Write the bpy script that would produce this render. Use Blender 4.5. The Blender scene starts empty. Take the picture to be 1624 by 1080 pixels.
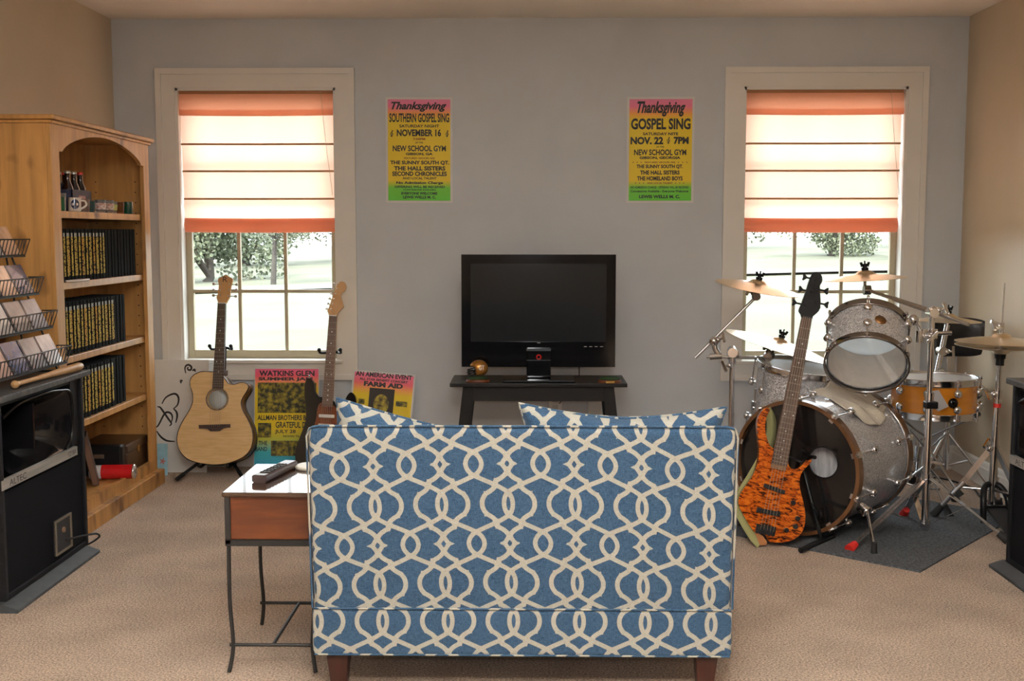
import bpy, math, random
import numpy as np
from mathutils import Vector, Matrix, Euler
random.seed(7)
rng = np.random.default_rng(7)
S = bpy.context.scene
COL = S.collection
PI = math.pi

# ------------------------------------------------------------------ camera, sky, sun, lamps, exposure
cd = bpy.data.cameras.new('camera'); cam = bpy.data.objects.new('camera', cd); COL.objects.link(cam)
cam.location = (0, 0, 1.2938)
cam.rotation_euler = (PI/2 - 0.09444, 0, 0.01648)
cd.sensor_fit = 'HORIZONTAL'; cd.sensor_width = 36; cd.lens = 1800/1624*36
cd.clip_start = .02; cd.clip_end = 400
S.camera = cam

world = bpy.data.worlds.new('sky'); S.world = world; world.use_nodes = True
bg = world.node_tree.nodes['Background']
bg.inputs[0].default_value = (0.86, 0.93, 1.0, 1); bg.inputs[1].default_value = 8.8

def lamp(name, kind, loc, energy, color=(1, 1, 1), rot=(0, 0, 0), **kw):
    l = bpy.data.lights.new(name, kind); l.energy = energy; l.color = color
    for k, v in kw.items(): setattr(l, k, v)
    o = bpy.data.objects.new(name, l); COL.objects.link(o); o.location = loc; o.rotation_euler = rot
    return o
lamp('sun', 'SUN', (0, -20, 30), 12, (1, .96, .86), (math.radians(48), 0, math.radians(-20)), angle=.01)
# the camera's own flash, just above the lens
lamp('camera_flash', 'POINT', (0.0, 0.02, 1.42), 56, (.94, .97, 1), shadow_soft_size=.03)
# fill light added under an unseen ceiling lamp behind the view
lamp('added_ceiling_fill', 'AREA', (0.1, 0.6, 2.30), 45, (1, .88, .74), shape='DISK', size=.45)
# the flash also bounces off the ceiling over the photographer
lamp('bounced_flash', 'SPOT', (0, .0, 1.45), 3400, (.87, .94, 1), (math.radians(136), 0, 0), spot_size=math.radians(72), spot_blend=.5, shadow_soft_size=.06)
for nm, x in (('daylight_left', -1.49), ('daylight_right', 1.583)):
    p = lamp(nm, 'AREA', (x, 6.40, 1.33), 1, rot=(PI/2, 0, 0), shape='RECTANGLE', size=.95, size_y=1.6)
    p.rotation_euler = (-PI/2, 0, 0)
    p.data.cycles.is_portal = True

vs = S.view_settings
vs.view_transform = 'Standard'; vs.look = 'None'; vs.exposure = 0.0; vs.gamma = 1; vs.use_curve_mapping = False

D = 6.2095; XL, XR, CH, YB = -2.262, 2.332, 2.44, -5.0

# ------------------------------------------------------------------ mesh helpers
def V(*a): return Vector(a)

class MB:
    """collects shapes, then becomes one mesh object"""
    def __init__(s): s.v = []; s.f = []; s.sm = []; s.mi = []; s.M = None
    def add(s, vs, fs, smooth=False, mi=0):
        n = len(s.v)
        for p in vs:
            p = Vector(p)
            if s.M is not None: p = s.M @ p
            s.v.append(p)
        for f in fs:
            s.f.append([i + n for i in f]); s.sm.append(smooth); s.mi.append(mi)
        return s
    def box(s, lo, hi, mi=0, R=None, c=None):
        x0, y0, z0 = lo; x1, y1, z1 = hi
        p = [V(x, y, z) for z in (z0, z1) for y in (y0, y1) for x in (x0, x1)]
        if R is not None:
            c = Vector(c) if c is not None else (Vector(lo) + Vector(hi))/2
            p = [c + R @ (q - c) for q in p]
        return s.add(p, [(0, 2, 3, 1), (4, 5, 7, 6), (0, 1, 5, 4), (2, 6, 7, 3), (0, 4, 6, 2), (1, 3, 7, 5)], False, mi)
    def bar(s, p0, p1, w, h, up=(0, 0, 1), mi=0):
        p0 = Vector(p0); p1 = Vector(p1); d = (p1 - p0).normalized(); a = d.cross(Vector(up))
        if a.length < 1e-5: a = d.cross(V(1, 0, 0))
        a.normalize(); b = a.cross(d)
        P = []
        for q in (p0, p1):
            for i, j in ((-1, -1), (1, -1), (1, 1), (-1, 1)): P.append(q + a*(i*w/2) + b*(j*h/2))
        return s.add(P, [(3, 2, 1, 0), (4, 5, 6, 7), (0, 1, 5, 4), (1, 2, 6, 5), (2, 3, 7, 6), (3, 0, 4, 7)], False, mi)
    def lathe(s, prof, o, axis=(0, 0, 1), n=24, mi=0, closed=False):
        """prof: (radius, height) pairs along the axis; sharp where two equal points follow each other"""
        o = Vector(o); ax = Vector(axis).normalized()
        t = V(1, 0, 0) if abs(ax.x) < .9 else V(0, 1, 0)
        a = ax.cross(t).normalized(); b = ax.cross(a)
        segs = [[prof[0]]]
        for q in prof[1:]:
            if abs(q[0]-segs[-1][-1][0]) < 1e-9 and abs(q[1]-segs[-1][-1][1]) < 1e-9: segs.append([q])
            else: segs[-1].append(q)
        for sg in segs:
            if len(sg) < 2: continue
            vs = []; fs = []
            for r, h in sg:
                for k in range(n):
                    t_ = 2*PI*k/n
                    vs.append(o + ax*h + (a*math.cos(t_) + b*math.sin(t_))*r)
            for i in range(len(sg)-1):
                for k in range(n):
                    k2 = (k+1) % n
                    fs.append((i*n+k, i*n+k2, (i+1)*n+k2, (i+1)*n+k))
            s.add(vs, fs, True, mi)
        return s
    def cyl(s, p0, p1, r0, r1=None, n=16, mi=0):
        p0 = Vector(p0); p1 = Vector(p1); L = (p1-p0).length; r1 = r0 if r1 is None else r1
        return s.lathe([(0, 0), (r0, 0), (r0, 0), (r1, L), (r1, L), (0, L)], p0, p1-p0, n, mi)
    def tube(s, pts, r, n=8, mi=0, caps=True, closed=False):
        P = [Vector(p) for p in pts]; m = len(P)
        rr = r if isinstance(r, (list, tuple)) else [r]*m
        T = []
        for i in range(m):
            if closed: t = P[(i+1) % m] - P[i-1]
            else: t = P[min(i+1, m-1)] - P[max(i-1, 0)]
            T.append(t.normalized())
        u = T[0].orthogonal().normalized(); vs = []
        for i in range(m):
            u = (u - T[i]*u.dot(T[i]))
            u = u.normalized() if u.length > 1e-6 else T[i].orthogonal().normalized()
            w = T[i].cross(u)
            for k in range(n):
                t_ = 2*PI*k/n; vs.append(P[i] + (u*math.cos(t_) + w*math.sin(t_))*rr[i])
        fs = []
        for i in range(m if closed else m-1):
            j = (i+1) % m
            for k in range(n):
                k2 = (k+1) % n; fs.append((i*n+k, i*n+k2, j*n+k2, j*n+k))
        s.add(vs, fs, True, mi)
        if caps and not closed:
            s.add(vs[:n], [tuple(range(n))[::-1]], False, mi); s.add(vs[-n:], [tuple(range(n))], False, mi)
        return s
    def prism(s, out, y0, y1, mi=0, smooth=False):
        """outline in x,z given counter-clockwise seen from -y; from y0 (front) to y1"""
        A = sum(out[i-1][0]*out[i][1]-out[i][0]*out[i-1][1] for i in range(len(out)))
        if A < 0: out = out[::-1]
        n = len(out)
        f0 = [V(x, y0, z) for x, z in out]; f1 = [V(x, y1, z) for x, z in out]
        s.add(f0, [tuple(range(n))], False, mi); s.add(f1, [tuple(range(n))[::-1]], False, mi)
        s.add(f0+f1, [(i, i+n, (i+1) % n + n, (i+1) % n) for i in range(n)], smooth, mi)
        return s
    def ball(s, c, r, n=16, m=10, mi=0):
        r = r if isinstance(r, (tuple, list)) else (r, r, r); c = Vector(c); vs = []; fs = []
        for i in range(m+1):
            t = PI*i/m
            for k in range(n):
                a = 2*PI*k/n
                vs.append(c + V(r[0]*math.sin(t)*math.cos(a), r[1]*math.sin(t)*math.sin(a), r[2]*math.cos(t)))
        for i in range(m):
            for k in range(n):
                k2 = (k+1) % n; fs.append((i*n+k, (i+1)*n+k, (i+1)*n+k2, i*n+k2))
        return s.add(vs, fs, True, mi)
    def ring(s, c, axis, R, r, n=32, m=8, mi=0):
        ax = Vector(axis).normalized(); t = V(1, 0, 0) if abs(ax.x) < .9 else V(0, 1, 0)
        a = ax.cross(t).normalized(); b = ax.cross(a); c = Vector(c)
        return s.tube([c + (a*math.cos(2*PI*k/n) + b*math.sin(2*PI*k/n))*R for k in range(n)], r, m, mi, closed=True)
    def strip(s, pts, w, nrm, th=0.0, mi=0, smooth=True):
        """flat ribbon along pts, width w, facing nrm"""
        P = [Vector(p) for p in pts]; N = Vector(nrm); vs = []
        for i, p in enumerate(P):
            t = (P[min(i+1, len(P)-1)] - P[max(i-1, 0)]).normalized()
            a = t.cross(N).normalized()
            ww = w[i] if isinstance(w, (list, tuple)) else w
            vs += [p - a*ww/2, p + a*ww/2]
        fs = [(2*i, 2*i+2, 2*i+3, 2*i+1) for i in range(len(P)-1)]
        return s.add(vs, fs, smooth, mi)

def finish(name, mesh_data, mats):
    me = bpy.data.meshes.new(name); me.from_pydata(*mesh_data)
    for m in (mats if isinstance(mats, (list, tuple)) else [mats]): me.materials.append(m)
    return me

def obj(name, mb, mats, parent=None, bevel=0, seg=2, world=False, label=None, angle=40):
    off = parent.location if (parent is not None and world) else V(0, 0, 0)
    if world and parent is not None and parent.parent is not None: off = parent.parent.location
    me = finish(name, ([tuple(p - off) for p in mb.v], [], mb.f), mats)
    me.polygons.foreach_set('use_smooth', mb.sm); me.polygons.foreach_set('material_index', mb.mi)
    me.update()
    o = bpy.data.objects.new(name, me); COL.objects.link(o)
    if parent is not None: o.parent = parent
    if bevel:
        b = o.modifiers.new('bevel', 'BEVEL'); b.width = bevel; b.segments = seg; b.limit_method = 'ANGLE'
        b.angle_limit = math.radians(angle); b.harden_normals = False
    if label: o['label'] = label
    return o

def tag(o, label, cat, group=None, kind=None):
    o['label'] = label; o['category'] = cat
    if group: o['group'] = group
    if kind: o['kind'] = kind
    return o

def thing(name, label, cat, loc=(0, 0, 0), rot=(0, 0, 0), group=None):
    o = bpy.data.objects.new(name, None); COL.objects.link(o); o.empty_display_size = .05
    o.location = loc; o.rotation_euler = rot
    return tag(o, label, cat, group)

def solo(name, mb, mats, label, cat, group=None, bevel=0, kind=None, seg=2):
    """a thing that is one mesh, shapes given in room coordinates"""
    lo = Vector([min(p[i] for p in mb.v) for i in range(3)]); hi = Vector([max(p[i] for p in mb.v) for i in range(3)])
    c = V((lo.x+hi.x)/2, (lo.y+hi.y)/2, lo.z)
    mb.v = [p - c for p in mb.v]
    o = obj(name, mb, mats, None, bevel, seg); o.location = c
    return tag(o, label, cat, group, kind)

def struct(name, mb, mats, parent=None, bevel=0, world=False):
    o = obj(name, mb, mats, parent, bevel, world=world)
    if parent is None: o['kind'] = 'structure'
    return o

def dup(root, loc=None, rot=None, label=None, group=None):
    def rec(o, par):
        c = o.copy(); COL.objects.link(c); c.parent = par
        for ch in list(o.children): rec(ch, c)
        return c
    r = rec(root, None)
    if loc is not None: r.location = loc
    if rot is not None: r.rotation_euler = rot
    if label: r['label'] = label
    if group: r['group'] = group
    return r

def frame(o, origin, up, back):
    """lay a thing's own z along up and its y away from the viewer"""
    z = Vector(up).normalized(); y = (Vector(back) - z*Vector(back).dot(z)).normalized(); x = y.cross(z)
    M = Matrix((x, y, z)).transposed().to_4x4(); M.translation = Vector(origin)
    o.location = origin; o.rotation_euler = M.to_euler()
    return M

def smooth_path(pts, k=6, closed=False):
    P = [Vector(p) if len(p) == 3 else Vector((p[0], p[1], 0)) for p in pts]; n = len(P); out = []
    for i in range(n if closed else n-1):
        if closed: a, b, c, d = P[i-1], P[i], P[(i+1) % n], P[(i+2) % n]
        else: a, b, c, d = P[max(i-1, 0)], P[i], P[i+1], P[min(i+2, n-1)]
        for j in range(k):
            t = j/k
            out.append(.5*((2*b) + (c-a)*t + (2*a-5*b+4*c-d)*t*t + (3*b-a-3*c+d)*t**3))
    if not closed: out.append(P[-1])
    return out
def smooth2(pts, k=6, closed=True):
    return [(p.x, p.y) for p in smooth_path(pts, k, closed)]

def letters(mb, s, x0, x1, z0, z1, y, mi=0, bold=.02, shear=0, mp=None):
    """printed words filling the box x0..x1, z0..z1 on the plane y"""
    c = bpy.data.curves.new('t', 'FONT'); c.body = s; c.size = 1; c.offset = bold; c.shear = shear
    c.fill_mode = 'FRONT'; c.resolution_u = 3
    o = bpy.data.objects.new('t', c); COL.objects.link(o)
    dg = bpy.context.evaluated_depsgraph_get(); me = bpy.data.meshes.new_from_object(o.evaluated_get(dg))
    vs = [(v.co.x, v.co.y) for v in me.vertices]; fs = [tuple(p.vertices) for p in me.polygons]
    bpy.data.objects.remove(o); bpy.data.curves.remove(c); bpy.data.meshes.remove(me)
    if not vs: return
    ax = min(v[0] for v in vs); bx = max(v[0] for v in vs); ay = min(v[1] for v in vs); by = max(v[1] for v in vs)
    P = [(x0 + (v[0]-ax)/(bx-ax)*(x1-x0), y, z0 + (v[1]-ay)/(by-ay)*(z1-z0)) for v in vs]
    if mp: P = [mp(p) for p in P]
    mb.add(P, fs, False, mi)

# ------------------------------------------------------------------ materials
def newmat(name):
    m = bpy.data.materials.new(name); m.use_nodes = True
    nt = m.node_tree; return m, nt, nt.nodes['Principled BSDF'], nt.nodes, nt.links
def rgb(c): return (c[0], c[1], c[2], 1)
def mat(name, col, rough=.6, metal=0, spec=.5, var=0, vscale=20, bump=0, bscale=200, stretch=(1, 1, 1), col2=None, coat=0, sheen=0, detail=4, lo=.35, hi=.65):
    m, nt, B, N, L = newmat(name)
    B.inputs['Base Color'].default_value = rgb(col); B.inputs['Roughness'].default_value = rough
    B.inputs['Metallic'].default_value = metal; B.inputs['Specular IOR Level'].default_value = spec
    B.inputs['Coat Weight'].default_value = coat; B.inputs['Sheen Weight'].default_value = sheen
    tc = N.new('ShaderNodeTexCoord'); mp = N.new('ShaderNodeMapping'); mp.inputs['Scale'].default_value = stretch
    L.new(tc.outputs['Object'], mp.inputs['Vector'])
    if var or col2:
        tn = N.new('ShaderNodeTexNoise'); tn.inputs['Scale'].default_value = vscale; tn.inputs['Detail'].default_value = detail
        L.new(mp.outputs[0], tn.inputs['Vector'])
        r = N.new('ShaderNodeValToRGB'); r.color_ramp.elements[0].position = lo; r.color_ramp.elements[1].position = hi
        c2 = col2 or [min(1, c*(1+var)) for c in col]; c1 = col if col2 else [c*(1-var) for c in col]
        r.color_ramp.elements[0].color = rgb(c1); r.color_ramp.elements[1].color = rgb(c2)
        L.new(tn.outputs['Fac'], r.inputs[0]); L.new(r.outputs[0], B.inputs['Base Color'])
    if bump:
        bn = N.new('ShaderNodeTexNoise'); bn.inputs['Scale'].default_value = bscale; bn.inputs['Detail'].default_value = 3
        L.new(mp.outputs[0], bn.inputs['Vector'])
        b = N.new('ShaderNodeBump'); b.inputs['Strength'].default_value = bump; b.inputs['Distance'].default_value = .01
        L.new(bn.outputs['Fac'], b.inputs['Height']); L.new(b.outputs[0], B.inputs['Normal'])
    return m
def gradient_mat(name, stops, z0, z1, rough=.5):
    """printed ink that changes colour up the sheet"""
    m, nt, B, N, L = newmat(name); B.inputs['Roughness'].default_value = rough
    tc = N.new('ShaderNodeTexCoord'); sp = N.new('ShaderNodeSeparateXYZ'); L.new(tc.outputs['Object'], sp.inputs[0])
    mr = N.new('ShaderNodeMapRange'); mr.inputs['From Min'].default_value = z0; mr.inputs['From Max'].default_value = z1
    L.new(sp.outputs['Z'], mr.inputs['Value']); r = N.new('ShaderNodeValToRGB'); cr = r.color_ramp
    while len(cr.elements) < len(stops): cr.elements.new(.5)
    for e, (p, c) in zip(cr.elements, stops): e.position = p; e.color = rgb(c)
    L.new(mr.outputs[0], r.inputs[0]); L.new(r.outputs[0], B.inputs['Base Color'])
    return m

WALL = mat('grey_wall_paint', (.585, .605, .63), .6, var=.03, vscale=3, bump=.06, bscale=120)
TAN = mat('tan_wall_paint', (.56, .455, .32), .40, var=.03, vscale=3, bump=.06, bscale=120)
CEIL = mat('ceiling_paint', (.88, .81, .72), .8, var=.02, vscale=4, bump=.08, bscale=150)
TRIM = mat('white_trim_paint', (.80, .77, .72), .35, var=.02, vscale=5)
def carpet_mat():
    m, nt, B, N, L = newmat('beige_carpet'); B.inputs['Roughness'].default_value = 1; B.inputs['Specular IOR Level'].default_value = .1
    B.inputs['Sheen Weight'].default_value = .15
    tc = N.new('ShaderNodeTexCoord')
    a = N.new('ShaderNodeTexNoise'); a.inputs['Scale'].default_value = 150; a.inputs['Detail'].default_value = 5; a.inputs['Roughness'].default_value = .7
    b = N.new('ShaderNodeTexNoise'); b.inputs['Scale'].default_value = 3.5; b.inputs['Detail'].default_value = 5
    L.new(tc.outputs['Object'], a.inputs['Vector']); L.new(tc.outputs['Object'], b.inputs['Vector'])
    r = N.new('ShaderNodeValToRGB'); e = r.color_ramp.elements
    e[0].position = .36; e[0].color = (.17, .114, .078, 1); e[1].position = .64; e[1].color = (.83, .635, .49, 1)
    L.new(a.outputs['Fac'], r.inputs[0])
    r2 = N.new('ShaderNodeValToRGB'); e = r2.color_ramp.elements
    e[0].position = .38; e[0].color = (.86, .85, .84, 1); e[1].position = .62; e[1].color = (1.08, 1.08, 1.08, 1)
    L.new(b.outputs['Fac'], r2.inputs[0])
    mx = N.new('ShaderNodeMixRGB'); mx.blend_type = 'MULTIPLY'; mx.inputs[0].default_value = 1
    L.new(r.outputs[0], mx.inputs[1]); L.new(r2.outputs[0], mx.inputs[2]); L.new(mx.outputs[0], B.inputs['Base Color'])
    bp = N.new('ShaderNodeBump'); bp.inputs['Strength'].default_value = .8; bp.inputs['Distance'].default_value = .01
    L.new(a.outputs['Fac'], bp.inputs['Height']); L.new(bp.outputs[0], B.inputs['Normal'])
    return m
CARPET = carpet_mat()
def wood(name, c1, c2, rough=.35, scale=6, stretch=(1, 1, .08), knots=False, coat=0):
    m, nt, B, N, L = newmat(name); B.inputs['Roughness'].default_value = rough; B.inputs['Coat Weight'].default_value = coat
    tc = N.new('ShaderNodeTexCoord'); mp = N.new('ShaderNodeMapping'); mp.inputs['Scale'].default_value = stretch
    L.new(tc.outputs['Object'], mp.inputs['Vector'])
    a = N.new('ShaderNodeTexNoise'); a.inputs['Scale'].default_value = scale*4; a.inputs['Detail'].default_value = 6; a.inputs['Distortion'].default_value = .6
    L.new(mp.outputs[0], a.inputs['Vector'])
    r = N.new('ShaderNodeValToRGB'); e = r.color_ramp.elements; e[0].position = .3; e[1].position = .7
    e[0].color = rgb(c1); e[1].color = rgb(c2); L.new(a.outputs['Fac'], r.inputs[0]); out = r.outputs[0]
    if knots:
        n2 = N.new('ShaderNodeTexNoise'); n2.inputs['Scale'].default_value = 7; n2.inputs['Detail'].default_value = 2
        mp2 = N.new('ShaderNodeMapping'); mp2.inputs['Scale'].default_value = (1, 1, .6)
        L.new(tc.outputs['Object'], mp2.inputs['Vector']); L.new(mp2.outputs[0], n2.inputs['Vector'])
        k = N.new('ShaderNodeValToRGB'); e = k.color_ramp.elements
        e[0].position = .62; e[0].color = (1, 1, 1, 1); e[1].position = .74; e[1].color = (.28, .2, .14, 1)
        L.new(n2.outputs['Fac'], k.inputs[0])
        mx = N.new('ShaderNodeMixRGB'); mx.blend_type = 'MULTIPLY'; mx.inputs[0].default_value = 1
        L.new(out, mx.inputs[1]); L.new(k.outputs[0], mx.inputs[2]); out = mx.outputs[0]
    L.new(out, B.inputs['Base Color'])
    return m
ALDER = wood('knotty_alder', (.37, .185, .055), (.60, .31, .095), .40, knots=True)
SPRUCE = wood('pale_flamed_maple', (.68, .44, .20), (.80, .56, .29), .25, 10, (.25, 1, 2.2), coat=.4)
MAHOG = wood('dark_mahogany', (.024, .006, .004), (.05, .013, .008), .35)
CHERRY = wood('cherry_apron', (.085, .022, .007), (.17, .046, .012), .4, 8, (.15, 1, 1))
ROSE = wood('rosewood', (.022, .010, .006), (.05, .02, .012), .5)
MAPLE = wood('maple_neck', (.50, .27, .10), (.62, .36, .15), .35)
BLK = mat('black_satin', (.008, .008, .009), .35, spec=.22)
BLKG = mat('black_gloss', (.005, .005, .006), .08, spec=.35)
BLKM = mat('black_matte', (.016, .016, .018), .8)
ESPR = mat('espresso_wood', (.010, .009, .009), .35, spec=.3, var=.2, vscale=8, stretch=(.2, 1, 1))
CHROME = mat('chrome', (.72, .72, .74), .14, 1, var=.04, vscale=9)
STEEL = mat('brushed_steel', (.55, .53, .5), .32, 1, var=.08, vscale=30)
IRON = mat('black_iron', (.014, .013, .013), .5, .1)
RUB = mat('black_rubber', (.012, .012, .012), .7)
REDRUB = mat('red_rubber', (.55, .02, .015), .55)
BRASS = mat('brass', (.60, .42, .13), .25, 1)
WHITE = mat('white_card', (.72, .71, .69), .6, var=.02)
INK = mat('black_ink', (.012, .010, .011), .55)

# ------------------------------------------------------------------ the room
W1 = (-1.925, -1.055); W2 = (1.143, 2.020); ZB, ZT = .590, 2.074; TH = .14
def wallback():
    m = MB(); xs = [XL-.1, W1[0], W1[1], W2[0], W2[1], XR+.1]
    for i in range(5):
        if i in (1, 3):
            m.box((xs[i], D, -.02), (xs[i+1], D+TH, ZB)); m.box((xs[i], D, ZT), (xs[i+1], D+TH, CH+.02))
        else: m.box((xs[i], D, -.02), (xs[i+1], D+TH, CH+.02))
    return m
struct('wall_back', wallback(), WALL)
struct('wall_left', MB().box((XL-.1, YB, -.02), (XL, D, CH+.02)), TAN)
struct('wall_right', MB().box((XR, YB, -.02), (XR+.1, D, CH+.02)), TAN)
struct('wall_front', MB().box((XL-.1, YB-.1, -.02), (XR+.1, YB, CH+.02)), TAN)
struct('floor', MB().box((XL-.1, YB-.1, -.1), (XR+.1, D+.02, 0)), CARPET)
struct('ceiling', MB().box((XL-.2, YB-.2, CH), (XR+.2, D+.2, CH+.1)), CEIL)
def base_prof(t): return [(0, 0), (t, 0), (t, .095), (t*.75, .10), (t*.55, .118), (t*.3, .125), (0, .13)]
def baseboard(name, p0, p1, inward):
    m = MB(); n = Vector(inward); pr = base_prof(.016)
    for a, b in zip(pr[:-1], pr[1:]):
        q = [Vector(p) + n*c[0] + V(0, 0, c[1]) for p in (p0, p1) for c in (a, b)]
        m.add(q, [(0, 2, 3, 1)])
    struct(name, m, TRIM)
baseboard('baseboard_back', (XR, D, 0), (XL, D, 0), (0, -1, 0))
baseboard('baseboard_left', (XL, D, 0), (XL, YB, 0), (1, 0, 0))
baseboard('baseboard_right', (XR, YB, 0), (XR, D, 0), (-1, 0, 0))

# windows: casing, jamb, two sashes with muntins and panes, sill
SASH = mat('cream_sash_paint', (.46, .40, .27), .4)
def thin_fresnel(N, L, ior):
    """reflection of a thin sheet, the same from both sides"""
    g = N.new('ShaderNodeNewGeometry'); mr = N.new('ShaderNodeMapRange'); mr.inputs['To Min'].default_value = ior; mr.inputs['To Max'].default_value = 1/ior
    L.new(g.outputs['Backfacing'], mr.inputs['Value']); f = N.new('ShaderNodeFresnel'); L.new(mr.outputs[0], f.inputs[0]); return f
def glass_mat():
    m, nt, B, N, L = newmat('window_glass'); N.remove(B)
    t = N.new('ShaderNodeBsdfTransparent'); t.inputs[0].default_value = (.96, .98, .97, 1)
    g = N.new('ShaderNodeBsdfGlossy'); g.inputs['Roughness'].default_value = .02
    f = thin_fresnel(N, L, 1.45)
    x = N.new('ShaderNodeMixShader'); L.new(f.outputs[0], x.inputs[0]); L.new(t.outputs[0], x.inputs[1]); L.new(g.outputs[0], x.inputs[2])
    L.new(x.outputs[0], N['Material Output'].inputs[0]); return m
GLASS = glass_mat()
def window(idx, x0, x1):
    r = bpy.data.objects.new('window_%d' % idx, None); COL.objects.link(r); r.location = ((x0+x1)/2, D, ZB); r['kind'] = 'structure'
    m = MB(); w = .103; ZL = ZB-w
    def cas(a, b, c, d):   # a stepped casing board
        m.box((a, D-.012, b), (c, D, d))
    cas(x0-w, ZL, x0, ZT+w); cas(x1, ZL, x1+w, ZT+w); cas(x0, ZT, x1, ZT+w); cas(x0, ZL, x1, ZB)
    e = .03
    for a, b, c, d in ((x0-w, ZL, x0-w+e, ZT+w), (x1+w-e, ZL, x1+w, ZT+w), (x0-w+e, ZT+w-e, x1+w-e, ZT+w), (x0-w+e, ZL, x1+w-e, ZL+e)):
        m.box((a, D-.022, b), (c, D-.012, d))
    obj('casing', m, TRIM, r, world=True)
    j = MB(); t = .014
    j.box((x0, D-.006, ZB), (x0+t, D+TH, ZT)); j.box((x1-t, D-.006, ZB), (x1, D+TH, ZT)); j.box((x0, D-.006, ZT-t), (x1, D+TH, ZT))
    obj('jamb', j, TRIM, r, world=True)
    obj('window_sill', MB().box((x0-.02, D-.03, ZB-.012), (x1+.02, D+TH, ZB+.008)), TRIM, r, bevel=.004, world=True)
    a, b = x0+t, x1-t; zm = 1.318
    for nm, y, z0, z1 in (('lower_sash', D+.075, ZB+.008, zm+.015), ('upper_sash', D+.112, zm-.015, ZT-t)):
        s = MB(); st = .034; y1 = y+.033; rb = .045 if nm[0] == 'l' else .035; rt = .034
        s.box((a, y, z0), (a+st, y1, z1)); s.box((b-st, y, z0), (b, y1, z1)); s.box((a+st, y, z0), (b-st, y1, z0+rb)); s.box((a+st, y, z1-rt), (b-st, y1, z1))
        so = obj(nm, s, SASH, r, bevel=.003, world=True)
        g0, g1, h0, h1 = a+st, b-st, z0+rb, z1-rt
        mu = MB()
        for k in (1, 2): x = g0+(g1-g0)*k/3; mu.box((x-.009, y+.004, h0), (x+.009, y1-.004, h1))
        z = (h0+h1)/2; mu.box((g0, y+.005, z-.009), (g1, y1-.005, z+.009))
        obj('muntins', mu, SASH, so, world=True)
        obj('pane', MB().box((g0, y+.015, h0), (g1, y+.019, h1)), GLASS, so, world=True)
    if idx == 1: obj('sash_lock', MB().box((-1.50, D+.05, zm+.015), (-1.46, D+.1, zm+.03)), STEEL, r, bevel=.004, world=True)
window(1, *W1); window(2, *W2)

# ------------------------------------------------------------------ roman shades
def shade_mat():
    m, nt, B, N, L = newmat('peach_linen'); N.remove(B)
    tc = N.new('ShaderNodeTexCoord'); n = N.new('ShaderNodeTexNoise'); n.inputs['Scale'].default_value = 60
    mp = N.new('ShaderNodeMapping'); mp.inputs['Scale'].default_value = (1, 1, 12); L.new(tc.outputs['Object'], mp.inputs[0]); L.new(mp.outputs[0], n.inputs['Vector'])
    r = N.new('ShaderNodeValToRGB'); e = r.color_ramp.elements; e[0].color = (.84, .50, .37, 1); e[1].color = (.90, .57, .43, 1)
    L.new(n.outputs['Fac'], r.inputs[0])
    d = N.new('ShaderNodeBsdfDiffuse'); t = N.new('ShaderNodeBsdfTranslucent'); x = N.new('ShaderNodeMixShader'); x.inputs[0].default_value = .74
    L.new(r.outputs[0], d.inputs[0]); L.new(r.outputs[0], t.inputs[0])
    L.new(d.outputs[0], x.inputs[1]); L.new(t.outputs[0], x.inputs[2]); L.new(x.outputs[0], N['Material Output'].inputs[0]); return m
LINEN = shade_mat()
def sheet(m, prof, xa, xb, n=24, sag=0):
    """cloth hung along a y,z profile from xa(t) to xb(t)"""
    vs = []; fs = []; k = len(prof)
    for i, (y, z) in enumerate(prof):
        t = i/(k-1); a = xa(z); b = xb(z)
        for j in range(n+1):
            u = j/n; vs.append((a+(b-a)*u, y, z - sag*math.sin(PI*u)))
    for i in range(k-1):
        for j in range(n): q = i*(n+1)+j; fs.append((q, q+1, q+n+2, q+n+1))
    m.add(vs, fs, True)
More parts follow.
